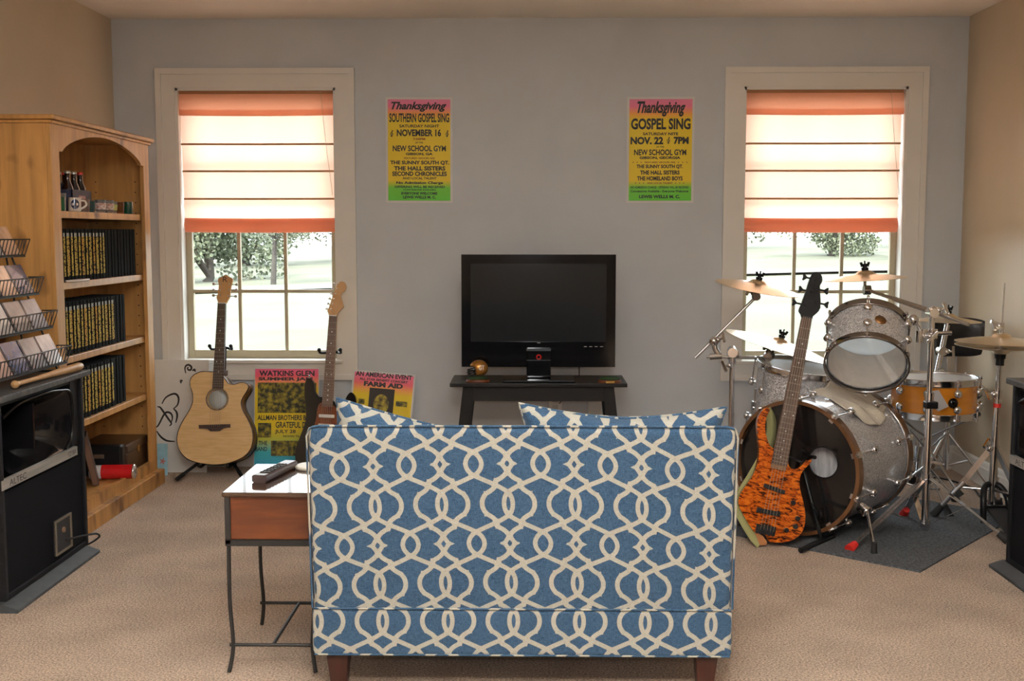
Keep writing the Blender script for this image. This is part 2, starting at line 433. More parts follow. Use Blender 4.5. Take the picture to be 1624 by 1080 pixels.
def shade(x0, x1, tilt, label, cordx):
    r = thing('roman_shade', label, 'window shade', ((x0+x1)/2, D+.03, 1.33), group='roman shades')
    zt = 2.066; ya = D+.030
    xa = lambda z: x0 + tilt[0]*(zt-z); xb = lambda z: x1 + tilt[1]*(zt-z)
    obj('headrail', MB().box((x0, ya-.012, zt-.022), (x1, ya+.03, zt+.004)), mat('headrail_cloth', (.42, .2, .09), .8), r, world=True)
    ribs = [1.776, 1.630, 1.480]
    prof = [(ya, zt-.02)]
    zs = [zt-.02] + ribs
    for i in range(len(zs)-1):
        for k in range(1, 7):
            t = k/6; prof.append((ya + .006*math.sin(PI*t), zs[i]+(zs[i+1]-zs[i])*t))
    for y, z in ((ya-.004, 1.46), (ya-.016, 1.442), (ya-.006, 1.418), (ya-.002, 1.40), (ya+.004, 1.372), (ya+.002, 1.345)): prof.append((y, z))
    m = MB(); sheet(m, prof, xa, xb); obj('panel', m, LINEN, r, world=True)
    v = MB(); sheet(v, [(ya-.010, zt+.002), (ya-.014, zt-.05), (ya-.017, zt-.10), (ya-.018, zt-.135)], lambda z: x0-.004, lambda z: x1+.004, sag=.004)
    sheet(v, [(ya-.018, zt-.135), (ya-.014, zt-.137), (ya-.013, zt-.11), (ya-.012, zt-.105)], lambda z: x0-.004, lambda z: x1+.004, sag=.004)
    obj('valance', v, LINEN, r, world=True)
    for z in ribs:
        b = MB(); b.tube([(xa(z), ya-.004, z), ((x0+x1)/2, ya-.005, z-.001), (xb(z), ya-.004, z)], .0055, 8)
        obj('rib', b, mat('rib_pocket', (.50, .27, .13), .9) if z == ribs[0] else bpy.data.materials['rib_pocket'], r, world=True)
    f = MB()
    for k in range(3):   # the gathered folds at the foot
        q = .0045*k
        sheet(f, [(ya-.004-q, 1.372+.002*k), (ya-.020-q, 1.35), (ya-.026-q, 1.325+.004*k), (ya-.018-q, 1.300+.006*k), (ya-.004, 1.298+.006*k)], xa, xb, sag=.003)
    obj('gathered_fold', f, LINEN, r, world=True)
    obj('lift_cord', MB().tube([(cordx, ya-.022, zt), (cordx+.03, ya-.024, 1.75), (cordx+.06, ya-.024, 1.50)], .0012, 5), mat('cord', (.5, .42, .3), .8), r, world=True)
    return r
shade(-1.917, -1.064, (.030, .016), 'peach linen roman shade half lowered behind the acoustic guitar, over the window beside the bookcase', -1.14)
shade(1.150, 2.000, (-.012, -.016), 'peach linen roman shade half lowered in the window behind the drum kit', 1.93)

# ------------------------------------------------------------------ posters
PINK, YEL, GRN = (.86, .20, .32), (.83, .60, .012), (.11, .53, .02)
REDINK = mat('red_brown_ink', (.25, .05, .012), .6)
def poster(label, loc, w, h, rot, lines, stops, inks=(), border=.012, clefs=(), M=None):
    r = thing('poster', label, 'poster', loc, rot)
    t = .004
    obj('backing_board', MB().box((-w/2, 0, 0), (w/2, t, h)), WHITE, r)
    g = gradient_mat('printed_gradient', stops, border, h-border)
    obj('printed_sheet', MB().box((-w/2+border, -.0008, border), (w/2-border, 0, h-border)), g, r)
    m = MB()
    for ln in lines:
        s, x0, x1, z0, z1 = ln[:5]
        letters(m, s, x0, x1, z0, z1, -.0013, mi=(1 if len(ln) > 5 and ln[5] == 'r' else 0), bold=(ln[6]+.006 if len(ln) > 6 else .030), shear=(.35 if len(ln) > 5 and ln[5] == 's' else 0))
    for cx, cz, q in clefs:   # little treble clefs
        P = [(.1, -1), (-.25, -.9), (-.1, -.7), (.1, -1), (.0, .3), (.15, .9), (.3, .55), (-.35, 0), (-.3, -.45), (.2, -.5), (.4, -.15), (.1, .05), (-.1, -.2)]
        P = [(cx+a*q, -.0013, cz+b*q) for a, b in smooth2(P, 4, False)]
        m.strip(P, q*.16, (0, -1, 0))
    obj('lettering', m, [INK, REDINK], r)
    for nm, mm, build in inks: obj(nm, build, mm, r)
    return r
def lines_from(L, cx, cy, sx, sy, w, h):
    """line boxes measured on the sheet (x0,x1,y0,y1 downwards) to the sheet's own metres"""
    out = []
    for l in L:
        s, a, b, c, d = l[:5]
        out.append((s, (a-cx)/sx*w, (b-cx)/sx*w, h/2-(d-cy)/sy*h, h/2-(c-cy)/sy*h) + tuple(l[5:]))
    return out
L1 = [('Thanksgiving', 115, 612, 122, 212, 's', .03), ('SOUTHERN GOSPEL SING', 98, 635, 225, 306), ('SATURDAY NIGHT', 188, 545, 326, 353), ('NOVEMBER 16', 165, 562, 368, 432, '', .03),
      ('7:00PM', 310, 420, 446, 466, 'r'), ('(AT THE)', 332, 400, 482, 500), ('NEW SCHOOL GYM', 128, 605, 515, 568), ('GIBSON, GA', 245, 487, 580, 606, '', .04),
      ('FEATURED GROUPS ARE', 228, 505, 622, 638, 'r'), ('THE SUNNY SOUTH QT.', 105, 635, 652, 692, '', .035), ('THE HALL SISTERS', 138, 600, 702, 741, '', .035), ('SECOND CHRONICLES', 122, 613, 750, 791, '', .035),
      ('AND LOCAL TALENT', 215, 522, 800, 822), ('No Admission Charge', 158, 580, 840, 870, '', .04), ('OFFERING WILL BE RECEIVED', 142, 596, 878, 900, '', .03),
      ('CONCESSIONS AVAILABLE', 222, 515, 908, 924), ('EVERYONE WELCOME', 203, 528, 936, 961, '', .04), ('LEWIS WELLS M. C.', 218, 515, 970, 996, '', .04)]
L2 = [('Thanksgiving', 172, 608, 112, 250, 's', .03), ('GOSPEL SING', 118, 655, 265, 366, '', .03), ('SATURDAY NITE', 225, 545, 392, 418, '', .03), ('NOV. 22', 115, 410, 432, 500, '', .04), ('7PM', 505, 640, 432, 498, '', .04),
      ('(AT THE)', 350, 418, 515, 532), ('NEW SCHOOL GYM', 148, 620, 545, 598), ('GIBSON, GEORGIA', 198, 567, 608, 636, '', .04), ('FEATURED GROUPS ARE', 245, 522, 655, 669, 'r'),
      ('THE SUNNY SOUTH QT.', 172, 592, 682, 721, '', .035), ('THE HALL SISTERS', 205, 562, 735, 773, '', .035), ('THE HOMELAND BOYS', 178, 590, 788, 827, '', .035), ('AND LOCAL TALENT', 268, 500, 842, 858, 'r'),
      ('NO ADMISSION CHARGE - OFFERING WILL BE RECEIVED', 120, 645, 878, 898), ('Concessions Available - Everyone Welcome', 118, 643, 912, 940), ('LEWIS WELLS M. C.', 197, 568, 958, 988, '', .04)]
L2 += [('•', x-5, x+5, 657, 667, 'r') for x in (140, 177, 213, 550, 588, 626)] + [('•', x-5, x+5, 845, 855, 'r') for x in (165, 200, 236, 528, 564, 600)]
ST = [(0, GRN), (.13, (.16, .56, .02)), (.20, YEL), (.80, YEL), (.86, (.90, .36, .06)), (.93, PINK), (1, (.80, .24, .40))]
w, h = .362, .566
poster('wall poster headed Thanksgiving Southern Gospel Sing, pink over yellow and green', (-.606, D-.005, 1.457), w, h, (0, .004, 0),
       lines_from(L1, 365, 557, 600, 955, w, h), ST, clefs=[(-.148, h/2+.09, .018), (.152, h/2+.09, .018)])
poster('wall poster headed Thanksgiving Gospel Sing, Nov. 22, near the drum kit window', (.6985, D-.005, 1.456), w, h, (0, 0, 0),
       lines_from(L2, 386, 551, 608, 958, w, h), ST, clefs=[(.043, h/2+.053, .018)])

OLIVE = mat('printed_halftone', (.018, .018, .004), .6, col2=(.46, .35, .02), vscale=38, lo=.42, hi=.72, detail=12)
OLIVE2 = mat('printed_portrait_ink', (.03, .018, .006), .6, col2=(.42, .32, .03), vscale=26, lo=.40, hi=.62, detail=3)
def block(*rects):
    m = MB()
    for x0, x1, z0, z1 in rects: m.box((x0, -.0012, z0), (x1, -.0009, z1))
    return m
w, h = .356, .559
wx = lambda c: (c-97)/515*w - w/2
wz = lambda c: h-(c-205)/810*h
L3 = [('WATKINS GLEN', wx(135), wx(575), wz(268), wz(224), '', .03), ('SUMMER JAM', wx(130), wx(560), wz(310), wz(277), '', .04), ('ALLMAN BROTHERS BAND', wx(125), wx(595), wz(618), wz(577), '', .02),
      ('GRATEFUL DEAD', wx(270), wx(590), wz(679), wz(630), '', .02), ('JULY 28', wx(265), wx(430), wz(728), wz(692), '', .02), ('NOON TILL', wx(330), wx(480), wz(752), wz(737), '', .02),
      ('THE', wx(135), wx(205), wz(816), wz(782), '', .02), ('BAND', wx(112), wx(205), wz(862), wz(828), '', .02)]
st3 = [(0, (.02, .30, .55)), (.18, (.05, .45, .50)), (.30, (.55, .55, .05)), (.40, YEL), (.80, YEL), (.86, (.88, .30, .12)), (.93, (.85, .10, .16)), (1, (.80, .12, .26))]
lean = math.atan2(.075, .55)
poster('Watkins Glen Summer Jam poster leaning on the wall between the two guitars', (-1.336, 6.085, .002), w, h, (-lean, 0, 0), L3, st3,
       inks=[('printed_photograph', OLIVE, block((wx(125), wx(590), wz(560), wz(320)), (wx(130), wx(235), wz(755), wz(640)), (wx(235), wx(590), wz(900), wz(780))))], border=.004)
w, h = .345, .545
fx = lambda c: c*w/487 - w/2
fz = lambda c: h - c*h/770
L4 = [('AN AMERICAN EVENT', fx(22), fx(460), fz(45), fz(8), '', .03), ('ALL STAR BENEFIT CONCERT', fx(55), fx(430), fz(74), fz(55), '', .03), ('FARM AID', fx(92), fx(395), fz(118), fz(80), '', .05)]
st4 = [(0, (.05, .45, .50)), (.2, (.3, .5, .06)), (.3, YEL), (.78, YEL), (.84, (.90, .36, .08)), (.9, (.88, .14, .18)), (1, (.84, .18, .32))]
def portrait():
    m = MB(); cx, cz = fx(245), fz(245)
    m.prism([(fx(140)-.0, fz(320)), (fx(335), fz(320)), (fx(335), fz(128)), (fx(140), fz(128))], -.0012, -.0009)
    return m
def face():
    m = MB(); cx, cz = fx(238), fz(250)
    m.prism([(cx+.042*math.cos(t), cz+.055*math.sin(t)) for t in np.linspace(0, 2*PI, 24)[:-1]], -.0016, -.0013)
    return m
poster('pink and yellow poster headed An American Event, leaning tilted on the wall behind the settee', (-.846, 6.10, -.005), w, h, (-math.atan2(.07, .55), math.radians(4.8), 0), L4, st4,
       inks=[('printed_photograph', mat('dark_print', (.02, .012, .006), .6), portrait()), ('printed_portrait', OLIVE2, face()),
             ('printed_sketch', OLIVE, block((fx(352), fx(440), fz(255), fz(215)), (fx(60), fx(110), fz(260), fz(220))))], border=.010)

# white board with a handwritten flourish, leaning beside the bookcase
def sign():
    r = thing('signature_board', 'white board with black handwritten flourish leaning behind the acoustic guitar', 'board', (-1.94, 6.03, 0.001), (-math.atan2(.10, .6), 0, 0))
    w, h = .37, .612; k = 1/4.154/286*1.0
    obj('board', MB().box((-w/2, 0, 0), (w/2, .006, h)), WHITE, r, bevel=.001)
    m = MB(); x_of = lambda c: (c-265)*k*1.03 - w/2 + .198; z_of = lambda c: h-(c-132)*.000842
    strokes = [[(172, 418), (195, 378), (235, 355), (262, 357), (277, 385), (270, 425), (245, 450)], [(143, 437), (160, 440), (180, 465), (215, 515), (235, 545), (222, 560)],
               [(120, 573), (150, 560), (185, 490), (205, 472), (230, 480), (240, 505), (235, 535)], [(245, 448), (265, 470), (270, 500), (262, 540)], [(143, 593), (170, 630), (208, 655), (260, 660)],
               [(97, 520), (118, 555), (112, 545), (120, 573)], [(100, 610), (122, 618), (104, 630)], [(98, 480), (100, 495)], [(318, 220), (312, 190), (318, 172), (335, 165), (352, 178), (350, 196), (335, 198), (328, 186), (336, 180)],
               [(290, 285), (288, 268), (300, 270)], [(360, 205), (372, 195), (378, 210)]]
    for s in strokes:
        P = [(x_of(a), -.0008, z_of(b)) for a, b in smooth2(s, 6, False)]
        n = len(P); m.strip(P, [.005+.006*math.sin(PI*i/(n-1)) for i in range(n)], (0, -1, 0))
    for a, b in ((103, 640), (107, 700), (112, 735), (116, 775), (120, 815)):
        m.prism([(x_of(a-6), z_of(b+45)), (x_of(a+9), z_of(b+40)), (x_of(a+4), z_of(b+12)), (x_of(a+10), z_of(b-6)), (x_of(a-5), z_of(b-10))], -.0009, -.0004)
    obj('ink_flourish', m, INK, r)
sign()
c = thing('greeting_card', 'small light blue card with red mark, tucked behind the bookcase foot', 'card', (-1.975, 5.955, .001), (-.12, 0, .1))
obj('card', MB().box((-.045, 0, 0), (.03, .004, .17)), mat('pale_blue_card', (.30, .52, .62), .7, var=.1, vscale=30), c)
m = MB()
for k in range(5):
    a = k*2*PI/5; m.bar((.005, -.001, .075), (.005+.016*math.cos(a), -.001, .075+.016*math.sin(a)), .005, .001, (0, 1, 0))
obj('red_mark', m, mat('red_print', (.6, .12, .08), .7), c)

# wall outlets under the television stand
for x in (.136, .355):
    r = thing('wall_outlet', 'white wall outlet plate under the television stand, ' + ('with sockets' if x < .2 else 'blank one nearer the drums'), 'outlet', (x, D, .30))
    obj('cover_plate', MB().box((-.037, -.006, 0), (.037, 0, .115)), WHITE, r, bevel=.003)
    if x < .2:
        for z in (.035, .080): obj('socket', MB().box((-.016, -.008, z-.014), (.016, -.006, z+.014)), mat('socket_plastic', (.5, .49, .47), .5), r, bevel=.002)

# ------------------------------------------------------------------ settee with woven trellis cloth
PW, PH = .183, .2268; U = PW/730
def trellis_segments():
    def sm(P, k=4): return [(a, b) for a, b in smooth2(P, k, False)]
    orn = sm([(0, 85), (30, 125), (66, 157), (105, 180), (130, 190)]) + sm([(130, 190), (134, 235), (160, 280), (205, 315), (240, 335)]) + sm([(240, 335), (268, 375), (284, 415), (288, 452)])
    wav = sm([(-453, 0), (-442, 48), (-412, 94), (-365, 132), (-250, 187), (-150, 232), (-65, 278), (0, 322), (28, 360), (43, 405), (48, 452)])
    segs = []
    def pl(P, r, mir=True):
        for a, b in zip(P[:-1], P[1:]):
            for dx in (-730, 0, 730):
                segs.append((a[0]+dx, a[1], b[0]+dx, b[1], r, r))
                segs.append((dx-a[0], a[1], dx-b[0], b[1], r, r))
    pl(orn, 26); pl(wav, 25)
    for a in (((130, 190), (150, 163), 16, 4), ((240, 335), (266, 308), 16, 4), ((62, 0), (122, 0), 27, 2)):
        segs.append((*a[0], *a[1], a[2], a[3])); 
    segs.append((0, 88, 58, 0, 24, 24))
    # keep those that reach the cell
    return np.array([s for s in segs if max(s[0], s[2]) > -40 and min(s[0], s[2]) < 405])*U
SEGS = trellis_segments()
def trellis(u, v):
    """distance to the pale strapwork, negative inside; u, v in metres from a star"""
    x = np.abs((u/PW+.5) % 1 - .5)*PW; y = np.abs((v/PH+.5) % 1 - .5)*PH
    d = np.full(x.shape, 1.0)
    for ax, ay, bx, by, r0, r1 in SEGS:
        dx, dy = bx-ax, by-ay; l2 = dx*dx+dy*dy+1e-12
        t = np.clip(((x-ax)*dx+(y-ay)*dy)/l2, 0, 1)
        d = np.minimum(d, np.hypot(x-ax-t*dx, y-ay-t*dy) - (r0+(r1-r0)*t))
    return d
def fabric_mat():
    m, nt, B, N, L = newmat('trellis_cloth'); B.inputs['Roughness'].default_value = .9; B.inputs['Sheen Weight'].default_value = .1; B.inputs['Specular IOR Level'].default_value = .2
    at = N.new('ShaderNodeAttribute'); at.attribute_name = 'sd'
    mr = N.new('ShaderNodeMapRange'); mr.inputs['From Min'].default_value = -.0005; mr.inputs['From Max'].default_value = .0005
    L.new(at.outputs['Fac'], mr.inputs['Value'])
    tc = N.new('ShaderNodeTexCoord'); outs = []
    for sc in ((1, 1, .22), (.22, 1, 1)):
        mp = N.new('ShaderNodeMapping'); mp.inputs['Scale'].default_value = sc; L.new(tc.outputs['Object'], mp.inputs[0])
        n = N.new('ShaderNodeTexNoise'); n.inputs['Scale'].default_value = 420; n.inputs['Detail'].default_value = 2; L.new(mp.outputs[0], n.inputs['Vector']); outs.append(n)
    mx = N.new('ShaderNodeMath'); mx.operation = 'ADD'; L.new(outs[0].outputs['Fac'], mx.inputs[0]); L.new(outs[1].outputs['Fac'], mx.inputs[1])
    b = N.new('ShaderNodeValToRGB'); e = b.color_ramp.elements; e[0].position = .36; e[1].position = .66
    hv = N.new('ShaderNodeMath'); hv.operation = 'MULTIPLY'; hv.inputs[1].default_value = .5; L.new(mx.outputs[0], hv.inputs[0]); L.new(hv.outputs[0], b.inputs[0])
    e[0].color = (.012, .036, .080, 1); e[1].color = (.048, .098, .165, 1)
    c = N.new('ShaderNodeValToRGB'); e = c.color_ramp.elements; e[0].position = .38; e[1].position = .64; e[0].color = (.33, .315, .27, 1); e[1].color = (.42, .405, .355, 1)
    L.new(hv.outputs[0], c.inputs[0])
    x = N.new('ShaderNodeMixRGB'); L.new(mr.outputs[0], x.inputs[0]); L.new(c.outputs[0], x.inputs[1]); L.new(b.outputs[0], x.inputs[2]); L.new(x.outputs[0], B.inputs['Base Color'])
    bp = N.new('ShaderNodeBump'); bp.inputs['Strength'].default_value = .25; bp.inputs['Distance'].default_value = .001; L.new(hv.outputs[0], bp.inputs['Height']); L.new(bp.outputs[0], B.inputs['Normal'])
    return m
CLOTH = fabric_mat()
def cloth_obj(name, vs, fs, sd, parent, smooth=True, mats=None):
    me = bpy.data.meshes.new(name); me.from_pydata(vs.tolist(), [], fs); me.materials.append(mats or CLOTH)
    a = me.attributes.new('sd', 'FLOAT', 'POINT'); a.data.foreach_set('value', np.asarray(sd, dtype=np.float32))
    me.polygons.foreach_set('use_smooth', [smooth]*len(fs)); me.update()
    o = bpy.data.objects.new(name, me); COL.objects.link(o); o.parent = parent; return o
def soft_box(lo, hi, r, step, pat, deform=None, rough_step=.012):
    """rounded, cloth-covered block; pat(u,v) with u across, v up; faces meet at the rounded edges"""
    lo = np.array(lo); hi = np.array(hi); V_ = []; F_ = []; SD = []; n0 = 0
    faces = [('y', 0, 0, 2), ('y', 1, 0, 2), ('x', 0, 1, 2), ('x', 1, 1, 2), ('z', 1, 0, 1), ('z', 0, 0, 1)]
    ix = {'x': 0, 'y': 1, 'z': 2}
    for ax, side, a, b in faces:
        st = step if (ax == 'y' and side == 0) or (ax == 'z' and side == 1) else rough_step
        na = max(2, int((hi[a]-lo[a])/st)); nb = max(2, int((hi[b]-lo[b])/st))
        A, Bq = np.meshgrid(np.linspace(lo[a], hi[a], na+1), np.linspace(lo[b], hi[b], nb+1), indexing='ij')
        P = np.zeros(A.shape+(3,)); P[..., a] = A; P[..., b] = Bq; P[..., ix[ax]] = (hi if side else lo)[ix[ax]]
        P = P.reshape(-1, 3)
        if ax == 'y': u, v = P[:, 0], P[:, 2]
        elif ax == 'x': u, v = P[:, 1]*(1 if side else -1), P[:, 2]
        else: u, v = P[:, 0], (hi[2] + (P[:, 1]-lo[1]) if side else lo[2]-(P[:, 1]-lo[1]))
        SD.append(pat(u, v))
        C = np.clip(P, lo+r, hi-r); dd = P-C; ln = np.linalg.norm(dd, axis=1, keepdims=True); ln[ln < 1e-9] = 1
        P = C + dd/ln*r
        idx = (np.arange(na)[:, None]*(nb+1)+np.arange(nb)[None, :]).reshape(-1) + n0
        q = np.stack([idx, idx+1, idx+nb+2, idx+nb+1], 1)
        e1 = np.zeros(3); e1[b] = 1; e2 = np.zeros(3); e2[a] = 1; nn = np.cross(e1, e2)[ix[ax]]
        if (nn > 0) != bool(side): q = q[:, ::-1]
        F_ += q.tolist(); V_.append(P); n0 += len(P)
    Vv = np.concatenate(V_); 
    if deform is not None: Vv = deform(Vv)
    return Vv, F_, np.concatenate(SD)
def settee():
    ox, oy = -.024, 3.40
    r = thing('settee', 'armless settee in blue cloth with cream trellis pattern, seen from behind', 'sofa', (ox, oy, 0))
    x0, x1 = -.585, .585; y0 = 3.08-oy; T = .12; zb, zs, zt = .114, .250, .773
    su, sv = -.064-ox, .669
    def warp(u, v):   # the cloth was laid a little bowed
        q = u+ox-(-.010)
        return (u-su) - .0376*(v-sv)*-1*0 + .028*(sv-v)*-1*0, (v-sv) + np.where(q > 0, .000195, .000095)*(q/.00169)**2*.00169*1.0
    def pb(u, v):
        a, b = warp(u, v); return trellis(a + .034*b, b)
    def lean(P):
        Q = P.copy(); Q[:, 1] -= (P[:, 2]-zs)*.085; Q[:, 2] -= np.clip((P[:, 1]-y0-.012), 0, 1)*.20*np.clip((P[:, 2]-.55)/.2, 0, 1); return Q
    v, f, sd = soft_box((x0, y0, zs-.03), (x1, y0+T, zt), .022, .0042, pb, lean)
    cloth_obj('backrest', v, f, sd, r)
    bv = .217
    def pr(u, v):
        a, b = warp(u, v); return trellis(u-(-.046-ox), (v-bv) + PH/2 + .25*(b-(v-sv)))
    v, f, sd = soft_box((x0-.002, y0-.004, zb), (x1+.002, y0+.58, zs), .012, .0042, pr)
    cloth_obj('seat_rail', v, f, sd, r)
    v, f, sd = soft_box((x0, y0+T-.02, zs-.004), (x1, y0+.60, .40), .035, .006, lambda u, v: trellis(u-su, v))
    cloth_obj('seat_cushion', v, f, sd, r)
    # welt cords
    def welt(pts, n):
        P = np.array(pts); vs = MB(); vs.tube([tuple(p) for p in P], .0032, 6)
        A = np.array([tuple(p) for p in vs.v]); cloth_obj(n, A, vs.f, trellis(A[:, 0]-su, A[:, 2]*0+.03+A[:, 1]*2), r)
    yt = y0-(zt-zs)*.085
    top = [(x0+.0, y0-.002, zs+.002)] + [(x0-.001, y0+.004-(z-zs)*.085, z) for z in np.linspace(zs+.03, zt-.03, 12)] + [(x0+.008, yt+.004, zt-.008)] + [(x, yt+.004, zt-.001) for x in np.linspace(x0+.03, x1-.03, 120)] + \
          [(x1-.008, yt+.004, zt-.008)] + [(x1+.001, y0+.004-(z-zs)*.085, z) for z in np.linspace(zt-.03, zs+.03, 12)] + [(x1, y0-.002, zs+.002)]
    welt(top, 'welt')
    welt([(x, y0-.003, zs) for x in np.linspace(x0+.004, x1-.004, 140)], 'welt')
    welt([(x, y0-.002, zb+.003) for x in np.linspace(x0+.004, x1-.004, 140)], 'welt')
    for sx in (-1, 1):
        for sy, s in ((y0+.045, -1), (y0+.53, 1)):
            m = MB(); cx = sx*.520; w = .033
            t = [V(cx+a*w, sy+b*w, zb+.01) for a, b in ((-1, -1), (1, -1), (1, 1), (-1, 1))]
            g = [V(cx+a*.02-sx*.004, sy+b*.02+s*.012, 0) for a, b in ((-1, -1), (1, -1), (1, 1), (-1, 1))]
            m.add(g+t, [(3, 2, 1, 0), (4, 5, 6, 7), (0, 1, 5, 4), (1, 2, 6, 5), (2, 3, 7, 6), (3, 0, 4, 7)])
            obj('leg', m, MAHOG, r, bevel=.003)
settee()
def pillow(label, cx, cy, cz, w, h, rot, off, pz=.20):
    r = thing('throw_pillow', label, 'pillow', (cx, cy, cz), rot, group=None)
    n = 64; V_ = []; F_ = []; SD = []
    g = np.linspace(-1, 1, n+1); A, Bq = np.meshgrid(g, g, indexing='ij')
    edge = (1-np.abs(A)**2.4)*(1-np.abs(Bq)**2.4); pin = 1 - pz*(1-np.abs(A)**1.6)*np.abs(Bq)**3; pin2 = 1 - .12*(1-np.abs(Bq)**2)*np.abs(A)**3
    x = A*w/2*pin2; z = Bq*h/2*pin; th = .085*np.clip(edge, 0, 1)**.45 + .002
    for s in (-1, 1):
        wr = .006*np.sin(9*A+4*Bq)*np.clip(edge, 0, 1)
        P = np.stack([x, s*(th+wr), z], -1).reshape(-1, 3); n0 = sum(len(q) for q in V_)
        V_.append(P); SD.append(trellis(P[:, 0]*1.02+off[0], P[:, 2]*1.02+off[1]))
        idx = (np.arange(n)[:, None]*(n+1)+np.arange(n)[None, :]).reshape(-1)+n0
        q = np.stack([idx, idx+n+1, idx+n+2, idx+1], 1)
        F_ += (q if s < 0 else q[:, ::-1]).tolist()
    cloth_obj('pillow_cover', np.concatenate(V_), F_, np.concatenate(SD), r)
    m = MB(); e = [(-1+2*k/40, -1) for k in range(40)] + [(1, -1+2*k/40) for k in range(40)] + [(1-2*k/40, 1) for k in range(40)] + [(-1, 1-2*k/40) for k in range(40)]
    m.tube([(a*w/2*(1-.12*(1-b*b)*abs(a)**3), 0, b*h/2*(1-pz*(1-abs(a)**1.6)*abs(b)**3)) for a, b in e], .0045, 6, closed=True)
    A = np.array([tuple(p) for p in m.v]); cloth_obj('piping', A, m.f, trellis(A[:, 0]*1.3+.02, A[:, 2]*1.3), r)
pillow('blue trellis throw pillow tipped on its corner at the guitar end of the settee', -.361, 3.285, .590, .50, .345, (.12, math.radians(13.5), 0), (.03, .02), .07)
pillow('blue trellis throw pillow with two pointed corners showing at the drum end of the settee', .263, 3.285, .598, .60, .40, (.12, math.radians(1), 0), (.05, .09))

# ------------------------------------------------------------------ side table, remote, coaster
def side_table():
    r = thing('side_table', 'small side table with glossy dark top and thin black iron legs beside the settee', 'table', (-.76, 3.44, 0))
    x0, x1, y0, y1, zt = -.898, -.622, 3.226, 3.640, .543
    o = obj('tabletop', MB().box((x0, y0, zt-.014), (x1, y1, zt)), mat('polished_walnut', (.05, .022, .012), .12, coat=.6, var=.3, vscale=14, stretch=(.2, 1, 1)), r, bevel=.004, world=True)
    ax0, ax1, ay0, ay1 = x0+.014, x1-.014, y0+.016, y1-.016
    obj('apron', MB().box((ax0, ay0, .400), (ax1, ay1, zt-.014)), CHERRY, r, bevel=.002, world=True)
    m = MB(); t = .006
    for a, b in ((ax0, ay0), (ax1, ay0), (ax1, ay1), (ax0, ay1)): m.box((a-.008, b-.008, .388), (a+.008, b+.008, zt-.014))
    m.box((ax0-.008, ay0-.008, .382), (ax1+.008, ay0+.004, .400)); m.box((ax0-.008, ay1-.004, .382), (ax1+.008, ay1+.008, .400))
    m.box((ax0-.008, ay0, .382), (ax0+.004, ay1, .400)); m.box((ax1-.004, ay0, .382), (ax1+.008, ay1, .400))
    obj('iron_frame', m, IRON, r, world=True)
    for x, sx in ((ax0, -1), (ax1, 1)):
        for y, sy in ((ay0, -1), (ay1, 1)):
            P = [(x, y, .384), (x+sx*.001, y, .22), (x+sx*-.006, y, .10), (x+sx*-.004, y+sy*.004, .05), (x+sx*.004, y+sy*.014, .004)]
            obj('leg', MB().tube(smooth_path(P, 5), .0062, 8), IRON, r, world=True)
    zz = .082
    for y in (ay0, ay1): obj('stretcher', MB().tube([(ax0-.004, y, zz), (ax1+.004, y, zz)], .0055, 8), IRON, r, world=True)
    obj('stretcher', MB().tube([((ax0+ax1)/2, ay0, zz), ((ax0+ax1)/2, ay1, zz)], .0055, 8), IRON, r, world=True)
side_table()
r = thing('remote_control', 'dark remote control lying on the side table', 'remote', (-.795, 3.47, .543), (0, 0, math.radians(-12)))
m = MB(); m.prism([(-.024, .004), (-.018, 0), (.018, 0), (.024, .004), (.024, .020), (.018, .024), (-.018, .024), (-.024, .020)], -.115, .115)
obj('case', m, mat('remote_plastic', (.05, .035, .035), .3), r, bevel=.003)
for i in range(3):
    for j in range(6): obj('button', MB().box((-.014+i*.011, -.08+j*.024, .024), (-.006+i*.011, -.067+j*.024, .0265)), mat('button_rubber', (.01, .01, .01), .5) if not (i or j) else bpy.data.materials['button_rubber'], r)
m = MB(); m.lathe([(0, 0), (.052, 0), (.055, .004), (.055, .008), (.05, .011), (.05, .011), (0, .011)], (-.700, 3.575, .543), n=40)
solo('coaster', m, mat('ivory_ceramic', (.62, .60, .52), .4), 'round off-white coaster on the side table behind the remote', 'coaster')

# ------------------------------------------------------------------ television and its stand
def tv_stand():
    r = thing('tv_stand', 'black wooden console table with splayed legs under the television', 'table', (.04, 5.87, 0))
    x0, x1, y0, y1, zt = -.410, .490, 5.70, 6.04, .536
    obj('tabletop', MB().box((x0, y0, zt-.020), (x1, y1, zt)), ESPR, r, bevel=.003, world=True)
    za = zt-.02
    def leg(xa, xb, s, y):
        m = MB(); k = .114; d = s*k*za; w = .060
        P = [(xa, za), (xb, za), (xb+d, 0), (xa+d, 0)]
        m.prism(P, y-.016, y+.016); obj('leg', m, ESPR, r, bevel=.002, world=True)
    for y in (y0+.035, y1-.035): leg(x0+.066, x0+.124, -1, y); leg(x1-.124, x1-.066, 1, y)
    for y in (y0+.038, y1-.038): obj('apron', MB().box((x0+.115, y-.012, za-.075), (x1-.115, y+.012, za)), ESPR, r, world=True)
    for x in (x0+.095, x1-.095): obj('apron', MB().box((x-.012, y0+.05, za-.075), (x+.012, y1-.05, za)), ESPR, r, world=True)
tv_stand()
